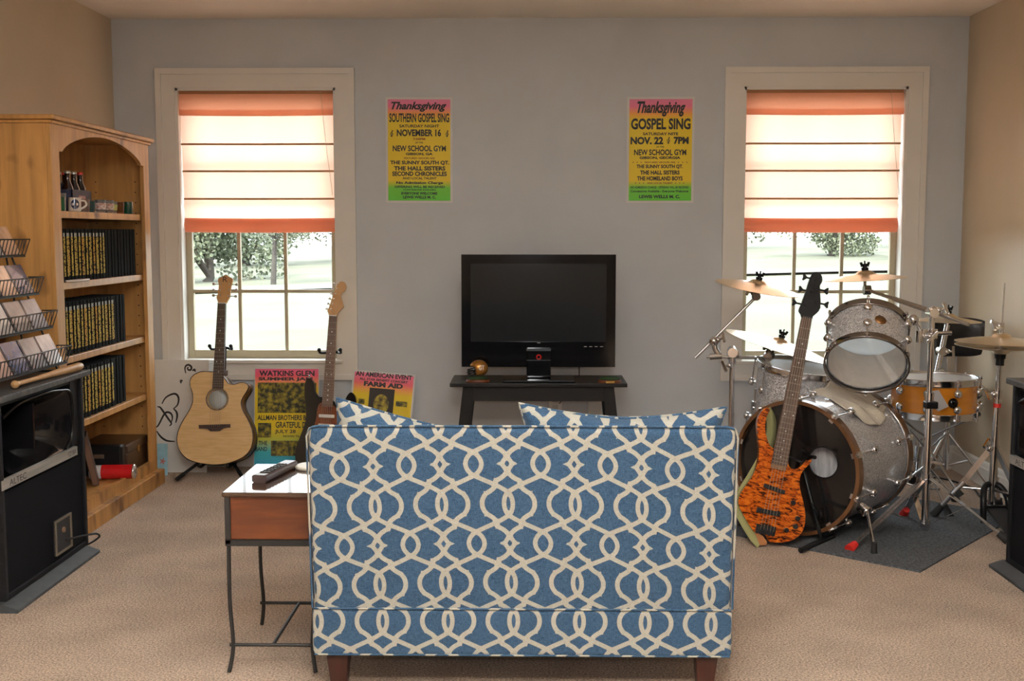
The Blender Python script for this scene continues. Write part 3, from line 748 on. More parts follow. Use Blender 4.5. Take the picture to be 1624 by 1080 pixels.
def tv():
    r = thing('television', 'black flat-screen television on the console table', 'television', (.04, 5.87, .536))
    x0, x1, z0, z1, y = -.357, .437, .603, 1.184, 5.84
    m = MB(); b = .047; bb = .131; yb = y+.035
    m.box((x0, y, z0), (x0+b, yb, z1)); m.box((x1-b, y, z0), (x1, yb, z1)); m.box((x0+b, y, z1-b), (x1-b, yb, z1)); m.box((x0+b, y, z0), (x1-b, yb, z0+bb))
    obj('bezel', m, BLKG, r, world=True)
    obj('screen', MB().box((x0+b, y+.006, z0+bb), (x1-b, y+.012, z1-b)), mat('dark_screen', (.016, .017, .019), .10, spec=.4), r, world=True)
    m = MB(); m.box((x0+.02, yb, z0+.02), (x1-.02, yb+.05, z1-.02)); m.box((x0+.15, yb+.05, z0+.1), (x1-.15, yb+.09, z1-.12))
    obj('rear_case', m, BLKM, r, bevel=.01, world=True)
    m = MB(); m.box((-.021, y-.03, .548), (.104, y+.05, .702)); obj('neck', m, BLKG, r, bevel=.006, world=True)
    m = MB(); m.box((-.021, y-.0315, .690), (.104, y-.028, .701)); m.box((-.021, y-.0315, .640), (.104, y-.029, .643)); obj('neck_bars', m, CHROME, r, world=True)  # two thin polished bars across the neck front
    m = MB(); m.ring((.042, y-.032, .658), (0, 1, 0), .011, .004, 20, 6); obj('power_light', m, mat('red_lens', (.5, .01, .01), .2), r, world=True)
    m = MB(); m.box((-.142, 5.715, .536), (.226, 5.93, .548)); obj('base_plate', m, BLKG, r, bevel=.004, world=True)
    m = MB()
    for k in range(4): m.box((.275+.028*k, y-.0006, .708), (.290+.028*k, y, .711))
    obj('button_marks', m, mat('grey_print', (.4, .4, .4), .5), r, world=True)
    m = MB(); m.box((.034, y-.0006, .727), (.050, y, .730)); obj('maker_mark', m, bpy.data.materials['grey_print'], r, world=True)
    obj('power_cord', MB().tube(smooth_path([(.25, 5.90, .62), (.255, 5.92, .57), (.25, 6.06, .50), (.16, 6.19, .36)], 6), .003, 6), BLKM, r, world=True)
tv()
def figurine_base(r, brassy):
    m = MB(); m.lathe([(0, 0), (.060, 0), (.062, .005), (.058, .013), (.054, .016), (.054, .016), (0, .016)], (0, 0, 0), n=32)
    for i in range(len(m.v)): m.v[i].y *= .7
    obj('wooden_plinth', m, CHERRY, r)
    m = MB(); m.lathe([(0, .016), (.052, .016), (.050, .026), (.04, .030), (0, .031)], (0, 0, 0), n=24)
    for i in range(len(m.v)): m.v[i].y *= .7
    obj('green_turf', m, mat('model_turf', (.02, .05, .012), .9, bump=.6, bscale=300) if 'model_turf' not in bpy.data.materials else bpy.data.materials['model_turf'], r)
    if brassy: obj('brass_plate', MB().box((-.022, -.0445, .003), (.022, -.041, .013)), BRASS, r)
def helmet():
    r = thing('helmet_figurine', 'small gold football helmet ornament on a plinth on the console table', 'ornament', (-.270, 5.745, .536))
    figurine_base(r, False)
    gold = mat('gold_paint', (.40, .20, .045), .28, .7); R = .042; c = V(.006, 0, .072)
    m = MB(); vs = []; fs = []; n, k = 28, 16
    for i in range(k+1):
        t = PI*i/k*.80
        for j in range(n):
            a = 2*PI*j/n; p = V(math.sin(t)*math.cos(a)*R*1.15, math.sin(t)*math.sin(a)*R*.9, math.cos(t)*R)
            if p.x < -.012 and p.z < .012: p.x = -.012-(p.x+.012)*-.25   # face opening
            vs.append(c+p)
    for i in range(k):
        for j in range(n): j2 = (j+1) % n; fs.append((i*n+j, (i+1)*n+j, (i+1)*n+j2, i*n+j2))
    m.add(vs, fs, True); obj('shell', m, gold, r)
    m = MB()
    for z, e in ((.066, .052), (.054, .054), (.044, .050)): m.tube(smooth_path([(-.006, -.036, z), (-.034, -.032, z-.002), (-e, 0, z-.004), (-.034, .032, z-.002), (-.006, .036, z)], 5), .0028, 6)
    for y in (-.018, .018): m.tube([(-.046, y, .066), (-.047, y, .042)], .0028, 6)
    m.ball((.004, 0, .060), (.030, .030, .026)); obj('face_mask', m, BLKG, r)
    m = MB(); letters(m, 'GT', .006, .034, .066, .090, 0, mp=lambda p: (p[0]+.002, -math.sqrt(max(1e-6, 1-((p[0]-.006)/(R*1.15))**2-((p[2]-.072)/R)**2))*R*.9-.0008, p[2]))
    obj('team_mark', m, WHITE, r)
helmet()
r = thing('trophy_base', 'small wooden trophy base with green top and brass plate on the console table', 'ornament', (.402, 5.735, .536))
figurine_base(r, True)

# ------------------------------------------------------------------ bookcase
def bookcase():
    r = thing('bookcase', 'tall knotty wood bookcase with arched top beside the window', 'bookcase', (-2.10, 5.19, 0))
    xf, xb, y0, y1, zt = -1.935, -2.258, 4.600, 5.772, 1.735; st = .078; t = .02
    W = dict(world=True)
    for y in (y0, y1-t): obj('side_panel', MB().box((xb, y, .075), (xf-.02, y+t, zt)), ALDER, r, **W)
    obj('back_panel', MB().box((xb, y0+t, .075), (xb+.008, y1-t, zt)), ALDER, r, **W)
    for y in (y0, y1-st): obj('face_stile', MB().box((xf-.02, y, .075), (xf, y+st, zt)), ALDER, r, bevel=.002, **W)
    # arched header: profile in y,z extruded along x
    a, b = y0+st, y1-st; out = [(a, zt), (a, 1.628), (a+.035, 1.628), (a+.045, 1.640)]
    for k in range(1, 20):
        u = k/20; out.append((a+.045+(b-a-.09)*u, 1.640+.082*math.sin(PI*u)**.75))
    out += [(b-.045, 1.640), (b-.035, 1.628), (b, 1.628), (b, zt)]
    m = MB(); n = len(out)
    for x, rev in ((xf, False), (xf-.02, True)):
        half = out
        for q in range(len(half)//2):   # quads across from the straight top edge down to the arch
            pass
    pts = out[1:-1]; tops = [(p[0], zt) for p in pts]
    for i in range(len(pts)-1):
        q0 = [(xf, *pts[i]), (xf, *pts[i+1]), (xf, *tops[i+1]), (xf, *tops[i])]; q1 = [(xf-.02, y, z) for _, y, z in q0]
        m.add(q0+q1, [(0, 1, 2, 3), (7, 6, 5, 4), (0, 4, 5, 1)])
    obj('arched_header', m, ALDER, r, **W)
    m = MB(); m.box((xb, y0-.012, zt), (xf+.012, y1+.010, zt+.014)); m.box((xb, y0-.026, zt+.014), (xf+.026, y1+.022, zt+.033)); obj('cornice', m, ALDER, r, bevel=.005, **W)
    m = MB(); m.box((xb, y0-.014, 0), (xf+.034, y1+.012, .076)); obj('plinth', m, ALDER, r, bevel=.004, **W)
    obj('bottom_rail', MB().box((xf-.02, y0+st, .076), (xf, y1-st, .128)), ALDER, r, **W)
    obj('shelf', MB().box((xb+.008, y0+t, .100), (xf-.021, y1-t, .118)), ALDER, r, **W)
    for z in (1.386, 1.086, .772, .478): obj('shelf', MB().box((xb+.008, y0+t+.002, z-.030), (xf-.021, y1-t-.002, z)), ALDER, r, bevel=.003, **W)
    m = MB()
    for k in range(26):
        z = .25+k*.052
        for x in (-2.20, -2.0): m.cyl((x, y1-t-.0012, z), (x, y1-t, z), .0035, n=8)
    obj('peg_holes', m, BLKM, r, **W)
bookcase()
# volumes with yellow spine lettering
def spine_mat(name, yel):
    m, nt, B, N, L = newmat(name); B.inputs['Roughness'].default_value = .7; B.inputs['Specular IOR Level'].default_value = .12
    tc = N.new('ShaderNodeTexCoord'); mp = N.new('ShaderNodeMapping'); mp.inputs['Scale'].default_value = (1, 60, 120); L.new(tc.outputs['Object'], mp.inputs[0])
    oi = N.new('ShaderNodeObjectInfo'); ad = N.new('ShaderNodeVectorMath'); L.new(mp.outputs[0], ad.inputs[0])
    cx = N.new('ShaderNodeCombineXYZ'); ml = N.new('ShaderNodeMath'); ml.operation = 'MULTIPLY'; ml.inputs[1].default_value = 90; L.new(oi.outputs['Random'], ml.inputs[0]); L.new(ml.outputs[0], cx.inputs[0]); L.new(cx.outputs[0], ad.inputs[1])
    n = N.new('ShaderNodeTexNoise'); n.inputs['Scale'].default_value = 1.2; n.inputs['Detail'].default_value = 2; L.new(ad.outputs[0], n.inputs['Vector'])
    r = N.new('ShaderNodeValToRGB'); e = r.color_ramp.elements; e[0].position = .40; e[1].position = .50; e[0].color = (.02, .017, .008, 1); e[1].color = rgb(yel)
    L.new(n.outputs['Fac'], r.inputs[0]); L.new(r.outputs[0], B.inputs['Base Color']); return m
SPINE = spine_mat('yellow_spine_lettering', (.52, .37, .065)); SPINE2 = spine_mat('ochre_spine_lettering', (.56, .30, .04)); COVER = mat('black_cover', (.008, .008, .008), .85, spec=.1)
def book_proto(name, spine):
    r = bpy.data.objects.new(name, None); COL.objects.link(r)
    w, h, d = .0272, .226, .155
    obj('cover', MB().box((-d, 0, 0), (0, w-.0012, h)), COVER, r, bevel=.0012)
    if spine:
        obj('spine_label', MB().box((0, .0045, .024), (.0006, w-.0055, h-.034)), spine, r)
        obj('spine_mark', MB().box((0, .006, h-.034), (.0006, w-.008, h-.018)), mat('pale_spine_mark', (.34, .33, .27), .4) if 'pale_spine_mark' not in bpy.data.materials else bpy.data.materials['pale_spine_mark'], r)
    return r
P1 = book_proto('book', SPINE); P2 = book_proto('book', SPINE2); P3 = book_proto('book', None)
first = {id(P1): True, id(P2): True, id(P3): True}
def place(p, loc, label, group):
    if first[id(p)]: first[id(p)] = False; o = p
    else: o = dup(p)
    o.location = loc; return tag(o, label, 'book', group)
ORD = 'first second third fourth fifth sixth seventh eighth ninth tenth eleventh twelfth thirteenth fourteenth fifteenth sixteenth seventeenth eighteenth nineteenth twentieth'.split()
ORD += ['twenty-' + o for o in ORD[:9]] + ['thirtieth']
rows = [(1.086, 4.688, 36, 20, 'upper book shelf'), (.772, 4.688, 29, 24, 'middle book shelf'), (.478, 4.70, 28, 22, 'lowest book shelf')]
for z, y, n, ny, nm in rows:
    for k in range(n):
        x = -1.972 + .004*math.sin(k*2.1)
        if k < ny: place(P1 if (k*7) % 5 else P2, (x, y+k*.0272, z), 'yellow-lettered black volume, %s from the plain ones on the %s' % (ORD[ny-1-k], nm), 'yellow-lettered volumes on the ' + nm)
        else: place(P3, (x-.004, y+k*.0272, z), 'plain black volume, %s from the window end of the %s' % (ORD[n-1-k], nm), 'plain black volumes on the ' + nm)

# ornaments on the top shelf
def clear(name, col):
    m, nt, B, N, L = newmat(name); B.inputs['Base Color'].default_value = rgb(col); B.inputs['Transmission Weight'].default_value = .85; B.inputs['Roughness'].default_value = .08; B.inputs['IOR'].default_value = 1.3
    return m
ZS = 1.386
def shot_glass(y, x, h, r, m, label, band=None):
    t = thing('shot_glass', label, 'glass', (x, y, ZS), group=None)
    b = MB(); b.lathe([(0, 0), (r*.82, 0), (r*.82, 0), (r, h), (r, h), (r-.002, h), (r*.78, .01), (0, .01)], (0, 0, 0), n=20); obj('glass_body', b, m, t)
    if band:
        b = MB(); b.lathe([(r*.86+.0006, h*.25), (r*.96+.0006, h*.75)], (0, 0, 0), n=20); obj('printed_band', b, band, t)
CLR = clear('clear_glass', (.85, .85, .82)); FROST = clear('rosy_glass', (.75, .52, .45)); TEAL = clear('teal_glass', (.2, .42, .42)); AMB = clear('amber_glass', (.45, .2, .07))
gb = mat('print_red', (.35, .12, .08), .5, col2=(.65, .6, .55), vscale=90); gy = mat('print_yellow', (.55, .42, .08), .5, col2=(.3, .5, .25), vscale=70)
shot_glass(4.800, -1.985, .075, .021, CLR, 'tall clear shot glass next to the small green mug')
shot_glass(4.985, -2.00, .062, .022, CLR, 'clear shot glass right behind the white mug with dark emblem', gy)
shot_glass(5.052, -1.985, .058, .023, FROST, 'rosy frosted shot glass beside the teal one')
shot_glass(5.118, -1.985, .052, .022, TEAL, 'teal shot glass in the middle of the top shelf')
shot_glass(5.225, -1.98, .060, .026, CLR, 'clear shot glass with red print, nearer the teal glass', gb)
shot_glass(5.325, -1.98, .060, .026, CLR, 'clear shot glass with red print, nearer the yellow glass', gb)
shot_glass(5.395, -1.985, .056, .021, CLR, 'clear shot glass with yellow and green print', gy)
shot_glass(5.48, -1.985, .055, .024, AMB, 'amber shot glass next to the green mug by the window end')
def mug(y, x, h, r, m, label, hand=1, emblem=False):
    t = thing('mug', label, 'mug', (x, y, ZS), (0, 0, -1.1 if emblem else 0))
    b = MB(); b.lathe([(0, 0), (r*.9, 0), (r, .006), (r, h), (r, h), (r-.003, h), (r-.003, .006), (0, .006)], (0, 0, 0), n=24); obj('cup', b, m, t)
    b = MB(); b.tube(smooth_path([(0, hand*r*.95, h*.8), (0, hand*(r+.016), h*.75), (0, hand*(r+.02), h*.45), (0, hand*r*.95, h*.2)], 5), .0045, 8); obj('handle', b, m, t)
    if emblem:
        b = MB(); vs = []
        n = 24; vs.append((r+.001, 0, h*.52))
        for k in range(n):
            a = 2*PI*k/n; yy = .62*r*math.cos(a); vs.append((math.sqrt(max(0, r*r-yy*yy))+.001, yy, h*.52+h*.36*math.sin(a)))
        b.add(vs, [(0, 1+k, 1+(k+1) % n) for k in range(n)], True); obj('dark_emblem', b, mat('navy_glaze', (.012, .012, .05), .12, coat=.5), t)
GREEN = mat('green_glaze', (.008, .06, .02), .12, coat=.5)
mug(4.757, -1.975, .058, .024, GREEN, 'small glossy green mug at the near end of the top shelf')
mug(4.915, -1.975, .060, .027, mat('white_glaze', (.70, .62, .55), .2), 'white mug with a round dark emblem on the top shelf', emblem=True)
mug(5.595, -1.985, .060, .025, mat('dark_green_glaze', (.005, .05, .028), .15, coat=.5), 'dark green mug with handle at the window end of the top shelf')
BOT = clear('green_bottle_glass', (.15, .25, .06)); BOTC = mat('cola_dark', (.015, .006, .004), .1, coat=.5); CAPR = mat('red_cap', (.45, .03, .02), .4)
r6 = thing('bottle_carrier', 'dark six-bottle carton standing behind the glasses', 'carton', (-2.10, 5.14, ZS))
m = MB(); m.box((-.07, -.11, 0), (.07, .11, .005)); m.box((-.07, -.11, 0), (-.066, .11, .10)); m.box((.066, -.11, 0), (.07, .11, .10)); m.box((-.07, -.11, 0), (.07, -.106, .10)); m.box((-.07, .106, 0), (.07, .11, .10)); m.box((-.002, -.11, 0), (.002, .11, .13))
obj('carton_body', m, mat('navy_carton', (.02, .022, .05), .6), r6)
m = MB(); m.box((.0702, -.04, .03), (.0708, .04, .075)); obj('carton_print', m, mat('carton_red', (.3, .06, .05), .6, col2=(.5, .42, .38), vscale=60), r6)
k = 0
for x in (-2.135, -2.065):
    for y in (5.068, 5.14, 5.212):
        t = thing('bottle', 'dark bottle with %s standing in the carton, %s' % ('red cap' if y > 5.17 else 'pale cap', {5.068: 'nearest end', 5.14: 'middle', 5.212: 'window end'}[y] + (' of the rear row' if x < -2.1 else ' of the front row')), 'bottle', (x, y, ZS+.006))
        b = MB(); b.lathe([(0, 0), (.027, 0), (.028, .008), (.028, .085), (.024, .105), (.012, .135), (.0115, .165), (.013, .168), (.013, .172), (0, .172)], (0, 0, 0), n=16); obj('bottle_body', b, BOTC, t)
        b = MB(); b.lathe([(.014, .166), (.014, .176), (.012, .178), (0, .178)], (0, 0, 0), n=16); obj('cap', b, CAPR if y > 5.17 else mat('silver_cap', (.55, .56, .5), .3, .8) if 'silver_cap' not in bpy.data.materials else bpy.data.materials['silver_cap'], t)
m = MB(); m.lathe([(0, 0), (.118, 0), (.12, .004), (.118, .008), (0, .008)], (-1.985, 4.885, 1.0862), n=40)
for i in range(len(m.v)): m.v[i].x = max(m.v[i].x, -1.998) if False else m.v[i].x*0.22 + -1.955*.78
solo('pale_disc', m, mat('pale_disc_plastic', (.66, .60, .55), .3), 'thin pale disc-shaped tray lying at the shelf edge before the volumes', 'tray')

# things on the bottom shelf
r = thing('canister', 'red metal canister with white cap lying across the bottom shelf', 'canister', (-1.99, 5.325, .118))
p0, p1 = V(-.115, -.012, .036), V(.092, .012, .036); d = (p1-p0).normalized()
m = MB(); m.cyl(p0+d*.055, p1-d*.01, .035, n=32); obj('tin_body', m, mat('red_enamel', (.55, .012, .015), .25, coat=.4, var=.05), r)
m = MB(); m.cyl(p0, p0+d*.055, .033, n=32); obj('white_cap', m, mat('white_plastic', (.66, .65, .66), .4), r)
m = MB(); m.lathe([(.0355, 0), (.0365, .004), (.0355, .010), (.03, .012), (0, .008)], p1-d*.01, d, 32); m.ring(p1+d*.0, d, .02, .002, 24, 6); obj('silver_rim', m, CHROME, r)
r = thing('leaning_album', 'dark brown album leaning at the near end of the bottom shelf', 'book', (-2.03, 5.144, .1185), (math.radians(11), 0, math.radians(-69)))
obj('album_cover', MB().box((-.14, 0, .004), (.0, .030, .245)), mat('brown_leather', (.055, .025, .014), .5, bump=.3, bscale=60), r, bevel=.004)
obj('album_pages', MB().box((-.135, .004, .008), (.0006, .026, .241)), mat('album_page_edge', (.12, .06, .035), .8), r)
r = thing('black_case', 'rounded black case standing behind the red canister', 'case', (-2.09, 5.405, .118))
obj('case_body', MB().box((-.11, -.030, 0), (.115, .028, .155)), BLK, r, bevel=.016, seg=4)
obj('case_latch', MB().box((-.02, -.033, .09), (.03, -.030, .11)), STEEL, r, bevel=.001)
r = thing('dark_wooden_box', 'dark brown wooden box at the window end of the bottom shelf', 'box', (-2.085, 5.592, .118))
WBX = wood('walnut_box', (.03, .014, .008), (.06, .03, .016), .3)
obj('box_body', MB().box((-.13, -.150, 0), (.112, .148, .10)), WBX, r, bevel=.004)
obj('lid', MB().box((-.132, -.152, .101), (.115, .150, .145)), WBX, r, bevel=.006)
obj('clasp', MB().box((.115, -.012, .085), (.118, .012, .115)), BRASS, r)

# ------------------------------------------------------------------ big loudspeakers
SPK = mat('black_speaker_paint', (.007, .007, .009), .55, spec=.22, var=.3, vscale=30, bump=.15, bscale=150)
SPKT = mat('worn_speaker_top', (.03, .032, .034), .5, col2=(.075, .072, .07), vscale=40)
GRL = mat('black_grille_cloth', (.006, .006, .008), .9, spec=.1, bump=.5, bscale=700)
PLATE = mat('aluminium_strip', (.42, .41, .39), .38, .3, var=.2, vscale=40, stretch=(1, .05, 1))
def speaker(label, loc, rz):
    """front faces +x; y runs from one cheek to the other"""
    r = thing('loudspeaker_cabinet', label, 'speaker', loc, (0, 0, rz))
    y0, y1, xb, H = -.37, .36, -.455, .722
    m = MB(); t = .022
    m.box((xb, y0, .03), (0, y0+t, H)); m.box((xb, y1-t, .03), (0, y1, H)); m.box((xb, y0+t, .03), (xb+t, y1-t, H)); m.box((xb, y0+t, .03), (0, y1-t, .05)); m.box((xb, y0+t, .405), (-.03, y1-t, .42))
    obj('cabinet_shell', m, SPK, r, bevel=.003)
    obj('top_board', MB().box((xb, y0-.015, H), (.022, y1+.030, H+.023)), SPKT, r, bevel=.004)
    obj('grille', MB().box((-.022, y0+t, .05), (-.008, y1-t, .405)), GRL, r)
    obj('skid_board', MB().add([(xb, y0-.03, 0), (.052, y0-.03, 0), (.052, y1-.015, 0), (xb, y1-.015, 0), (xb, y0-.03, .03), (.0, y0-.03, .03), (.0, y1-.015, .03), (xb, y1-.015, .03), (.052, y0-.03, .012), (.052, y1-.015, .012)],
        [(3, 2, 1, 0), (4, 5, 6, 7), (5, 8, 9, 6), (8, 1, 2, 9), (0, 1, 8, 5, 4), (7, 6, 9, 2, 3), (0, 4, 7, 3)]), mat('grey_skid', (.045, .05, .055), .6, var=.2) if 'grey_skid' not in bpy.data.materials else bpy.data.materials['grey_skid'], r, bevel=.002)
    st = obj('name_strip', MB().box((-.012, y0+.001, .418), (.002, y1-.085, .452)), PLATE, r)
    m = MB()
    mp = lambda p: (.0026, p[0], p[2])
    letters(m, 'ALTEC', y0+.055, y0+.185, .424, .446, 0, bold=.0, mp=mp); letters(m, '1218A', y1-.175, y1-.098, .426, .445, 0, bold=.0, mp=mp)
    obj('strip_lettering', m, INK, st)
    # flared horn behind the upper opening
    m = MB(); a, b, z0, z1 = y0+.045, y1-.105, .452, .690
    vs = []; n = 20; k = 12
    for i in range(k+1):
        t_ = i/k; dp = -.30*t_; w = 1-.80*t_**.6; hh = 1-.72*t_**.7
        cy, cz = (a+b)/2, (z0+z1)/2
        for j in range(n):
            an = 2*PI*j/n; cx_, sx_ = math.cos(an), math.sin(an)
            e = .35
            vs.append((-.012+dp, cy+(b-a)/2*w*math.copysign(abs(cx_)**e, cx_), cz+(z1-z0)/2*hh*math.copysign(abs(sx_)**e, sx_)))
    fs = [(i*n+j, i*n+(j+1) % n, (i+1)*n+(j+1) % n, (i+1)*n+j) for i in range(k) for j in range(n)]
    m.add(vs, fs, True); hn = obj('horn', m, BLKG, r)
    m = MB(); m.tube(smooth_path([(-.010, a+.0, z1-.03), (-.004, a+.12, z1+.004), (-.002, (a+b)/2, z1+.012), (-.004, b-.12, z1+.004), (-.008, b, z1-.03), (-.010, b, z0+.05), (-.012, b-.06, z0+.004)], 6), .006, 8); m.box((-.26, (a+b)/2-.006, z0+.05), (-.03, (a+b)/2+.006, z1-.02)); obj('horn_lip', m, BLKG, hn)
    m = MB()
    for q in (a-.025, b+.04): m.box((-.030, q-.02 if q < a else b+.004, .452), (-.012, a-.004 if q < a else y1-t, H))
    m.box((-.030, a-.01, z1+.012), (-.014, b+.01, H)); obj('baffle', m, SPK, r)
    jp = obj('jack_recess', MB().box((-.010, .045, .070), (-.002, .195, .205)), BLKM, r)
    m = MB()
    for lo, hi in (((-.004, .045, .070), (.003, .053, .205)), ((-.004, .187, .070), (.003, .195, .205)), ((-.004, .053, .070), (.003, .187, .078)), ((-.004, .053, .197), (.003, .187, .205))): m.box(lo, hi)
    obj('recess_frame', m, mat('tan_frame', (.16, .13, .09), .6) if 'tan_frame' not in bpy.data.materials else bpy.data.materials['tan_frame'], jp)
    m = MB(); m.cyl((-.002, .12, .155), (.004, .12, .155), .011, n=16); obj('jack_knob', m, mat('copper_knob', (.35, .22, .14), .4, .5) if 'copper_knob' not in bpy.data.materials else bpy.data.materials['copper_knob'], jp)
    obj('speaker_lead', MB().tube(smooth_path([(0, .14, .11), (.04, .22, .105), (.05, .32, .085), (.03, .385, .05), (-.05, .40, .01), (-.2, .40, .008)], 8), .004, 7), BLKM, r)
    return r
speaker('big black loudspeaker cabinet with wire disc rack on top, by the bookcase', (-1.800, 4.14, 0), 0)
speaker('big black loudspeaker cabinet at the frame edge beside the hi-hat', (1.835, 3.945, 0), PI)

# wire rack of discs
ZSP = .745
def rack():
    r = thing('disc_rack', 'four-tier black wire rack of discs on the loudspeaker', 'rack', (-1.95, 4.10, ZSP))
    xs = [-1.845, -1.897, -1.947, -1.997]; zs = [.785, .925, 1.058, 1.207]; y0, y1 = 3.70, 4.46
    m = MB()
    for y in (y0+.02, y1-.02):
        m.tube([(xs[0]+.01, y, ZSP+.004), (xs[0]-.15, y, ZSP+.004)], .004, 6); m.tube([(xs[0]-.03, y, ZSP+.006), (xs[3]-.08, y, 1.30)], .004, 6); m.tube([(xs[0]-.15, y, ZSP+.004), (xs[3]-.08, y, 1.30)], .004, 6)
    obj('side_frame', m, IRON, r, world=True)
    for x, z in zip(xs, zs):
        b = MB(); h = .062; o = .012; bk = .05
        b.box((x-bk, y0, z-.007), (x+.002, y1, z-.001))
        for dz in (0.002, h): b.tube([(x-bk, y1+o*dz/h*2, z+dz), (x+o*dz/h, y1+o*dz/h*2, z+dz), (x+o*dz/h, y0, z+dz), (x-bk, y0, z+dz)], .0020 if dz < .01 else .0026, 5)
        n = 26
        for k in range(n+1):
            y = y0+(y1-y0)*k/n; b.tube([(x, y, z), (x+o, y+o*2*(k/n)**3, z+h)], .0020, 5)
        for k in range(3): b.tube([(x-bk+.02*k, y1, z), (x-bk+.02*k, y1+o*2, z+h)], .0015, 5)
        obj('tier_basket', b, IRON, r, world=True)
    return xs, zs
RX, RZ = rack()
cdcols = [('silver grey', (.42, .42, .43)), ('peach', (.72, .47, .33)), ('slate blue', (.13, .17, .24)), ('dark grey', (.14, .14, .15)), ('tan', (.62, .45, .31)), ('pale grey', (.50, .48, .47)), ('navy', (.03, .05, .14)), ('rosy', (.5, .33, .28))]
order = [[5, 3, 6, 7, 0], [2, 3, 0, 4, 5], [6, 1, 4, 0, 3], [1, 0, 4, 3, 5]]
tn = ['bottom rack tier', 'second rack tier up', 'third rack tier up', 'topmost rack tier']; on = ['first', 'second', 'third', 'fourth', 'fifth']
CDM = {}
for ti in range(4):
    for k in range(5):
        nm, c = cdcols[order[ti][k]]
        if nm not in CDM: CDM[nm] = mat('disc_cover_'+nm.replace(' ', '_'), [q*.8 for q in c], .2, coat=.6, col2=[min(1, q*1.25) for q in c], vscale=14)
        y = 4.455 - .142 - k*.148 + (.004 if k % 2 else 0)
        t = thing('compact_disc', '%s disc case, %s from the bookcase in the %s' % (nm, on[k], tn[ti]), 'disc case', (RX[ti]-.012, y, RZ[ti]+.001), (0, math.radians(-26), 0), group=None)
        obj('cover_card', MB().box((-.0085, .012, .001), (.0, .141, .123)), CDM[nm], t)
        obj('case_hinge', MB().box((-.009, 0, 0), (.0008, .012, .124)), clear('clear_hinge', (.4, .42, .5)) if 'clear_hinge' not in bpy.data.materials else bpy.data.materials['clear_hinge'], t)
r = thing('baseball_bat', 'small wooden souvenir bat lying along the loudspeaker top', 'bat', (-1.80, 4.2, ZSP))
m = MB(); q0, q1 = V(-.018, -.262, .017), V(-.006, .30, .017)
m.lathe([(0, -.006), (.012, -.004), (.015, .003), (.012, .012), (.0085, .025), (.0085, .025), (.0085, .14), (.011, .26), (.0145, .38), (.0165, .50), (.0165, .545), (.013, .560), (0, .562)], q0, q1-q0, 20)
obj('bat_body', m, wood('ash_bat', (.42, .23, .09), (.55, .33, .15), .4), r)

# ------------------------------------------------------------------ guitars
def outline_on(A, B, L):
    """turns an outline drawn beside the instrument's centre line A-B (drawing units) into metres across and along it"""
    A = np.array(A, float); B = np.array(B, float); n = np.linalg.norm(B-A); ez = (B-A)/n; ex = np.array([-ez[1], ez[0]]); k = L/n
    return lambda x, y: (float((np.array([x, y])-A) @ ex*k), float((np.array([x, y])-A) @ ez*k))
def apply_cut(o, cutter_mb):
    me = finish('cut', ([tuple(p) for p in cutter_mb.v], [], cutter_mb.f), []); c = bpy.data.objects.new('cut', me); COL.objects.link(c)
    c.parent = o.parent
    b = o.modifiers.new('hole', 'BOOLEAN'); b.object = c; b.operation = 'DIFFERENCE'; b.solver = 'EXACT'
    bpy.context.view_layer.update()
    new = bpy.data.meshes.new_from_object(o.evaluated_get(bpy.context.evaluated_depsgraph_get()))
    o.modifiers.clear(); o.data = new; bpy.data.objects.remove(c)
def strings(m, n, x0, z0, y0, x1, z1, y1, r=.0007):
    for k in range(n):
        t = k/(n-1)*2-1; m.tube([(x0[0]+t*x0[1], y0, z0), (x1[0]+t*x1[1], y1, z1)], r, 5)
def frets(m, zn, scale, n, wn, we, ze, y, xc=0):
    for k in range(1, n+1):
        z = zn - scale*(1-2**(-k/12))
        if z < ze: break
        w = wn+(we-wn)*(zn-z)/(zn-ze); m.box((xc-w/2, y-.0012, z-.001), (xc+w/2, y, z+.001))
FRET = mat('fret_wire', (.26, .21, .16), .4, 1); DOT = mat('pearl_dot', (.7, .68, .62), .35)
STRM = mat('string_wire', (.30, .24, .17), .35, 1)
def dots(m, zn, scale, list_, y, dbl=(12,)):
    for k in list_:
        z = zn - scale*(1-(2**(-(k-1)/12)+2**(-k/12))/2)
        for dx in ((-.012, .012) if k in dbl else (0,)): m.cyl((dx, y-.0006, z), (dx, y, z), .0032, n=10)

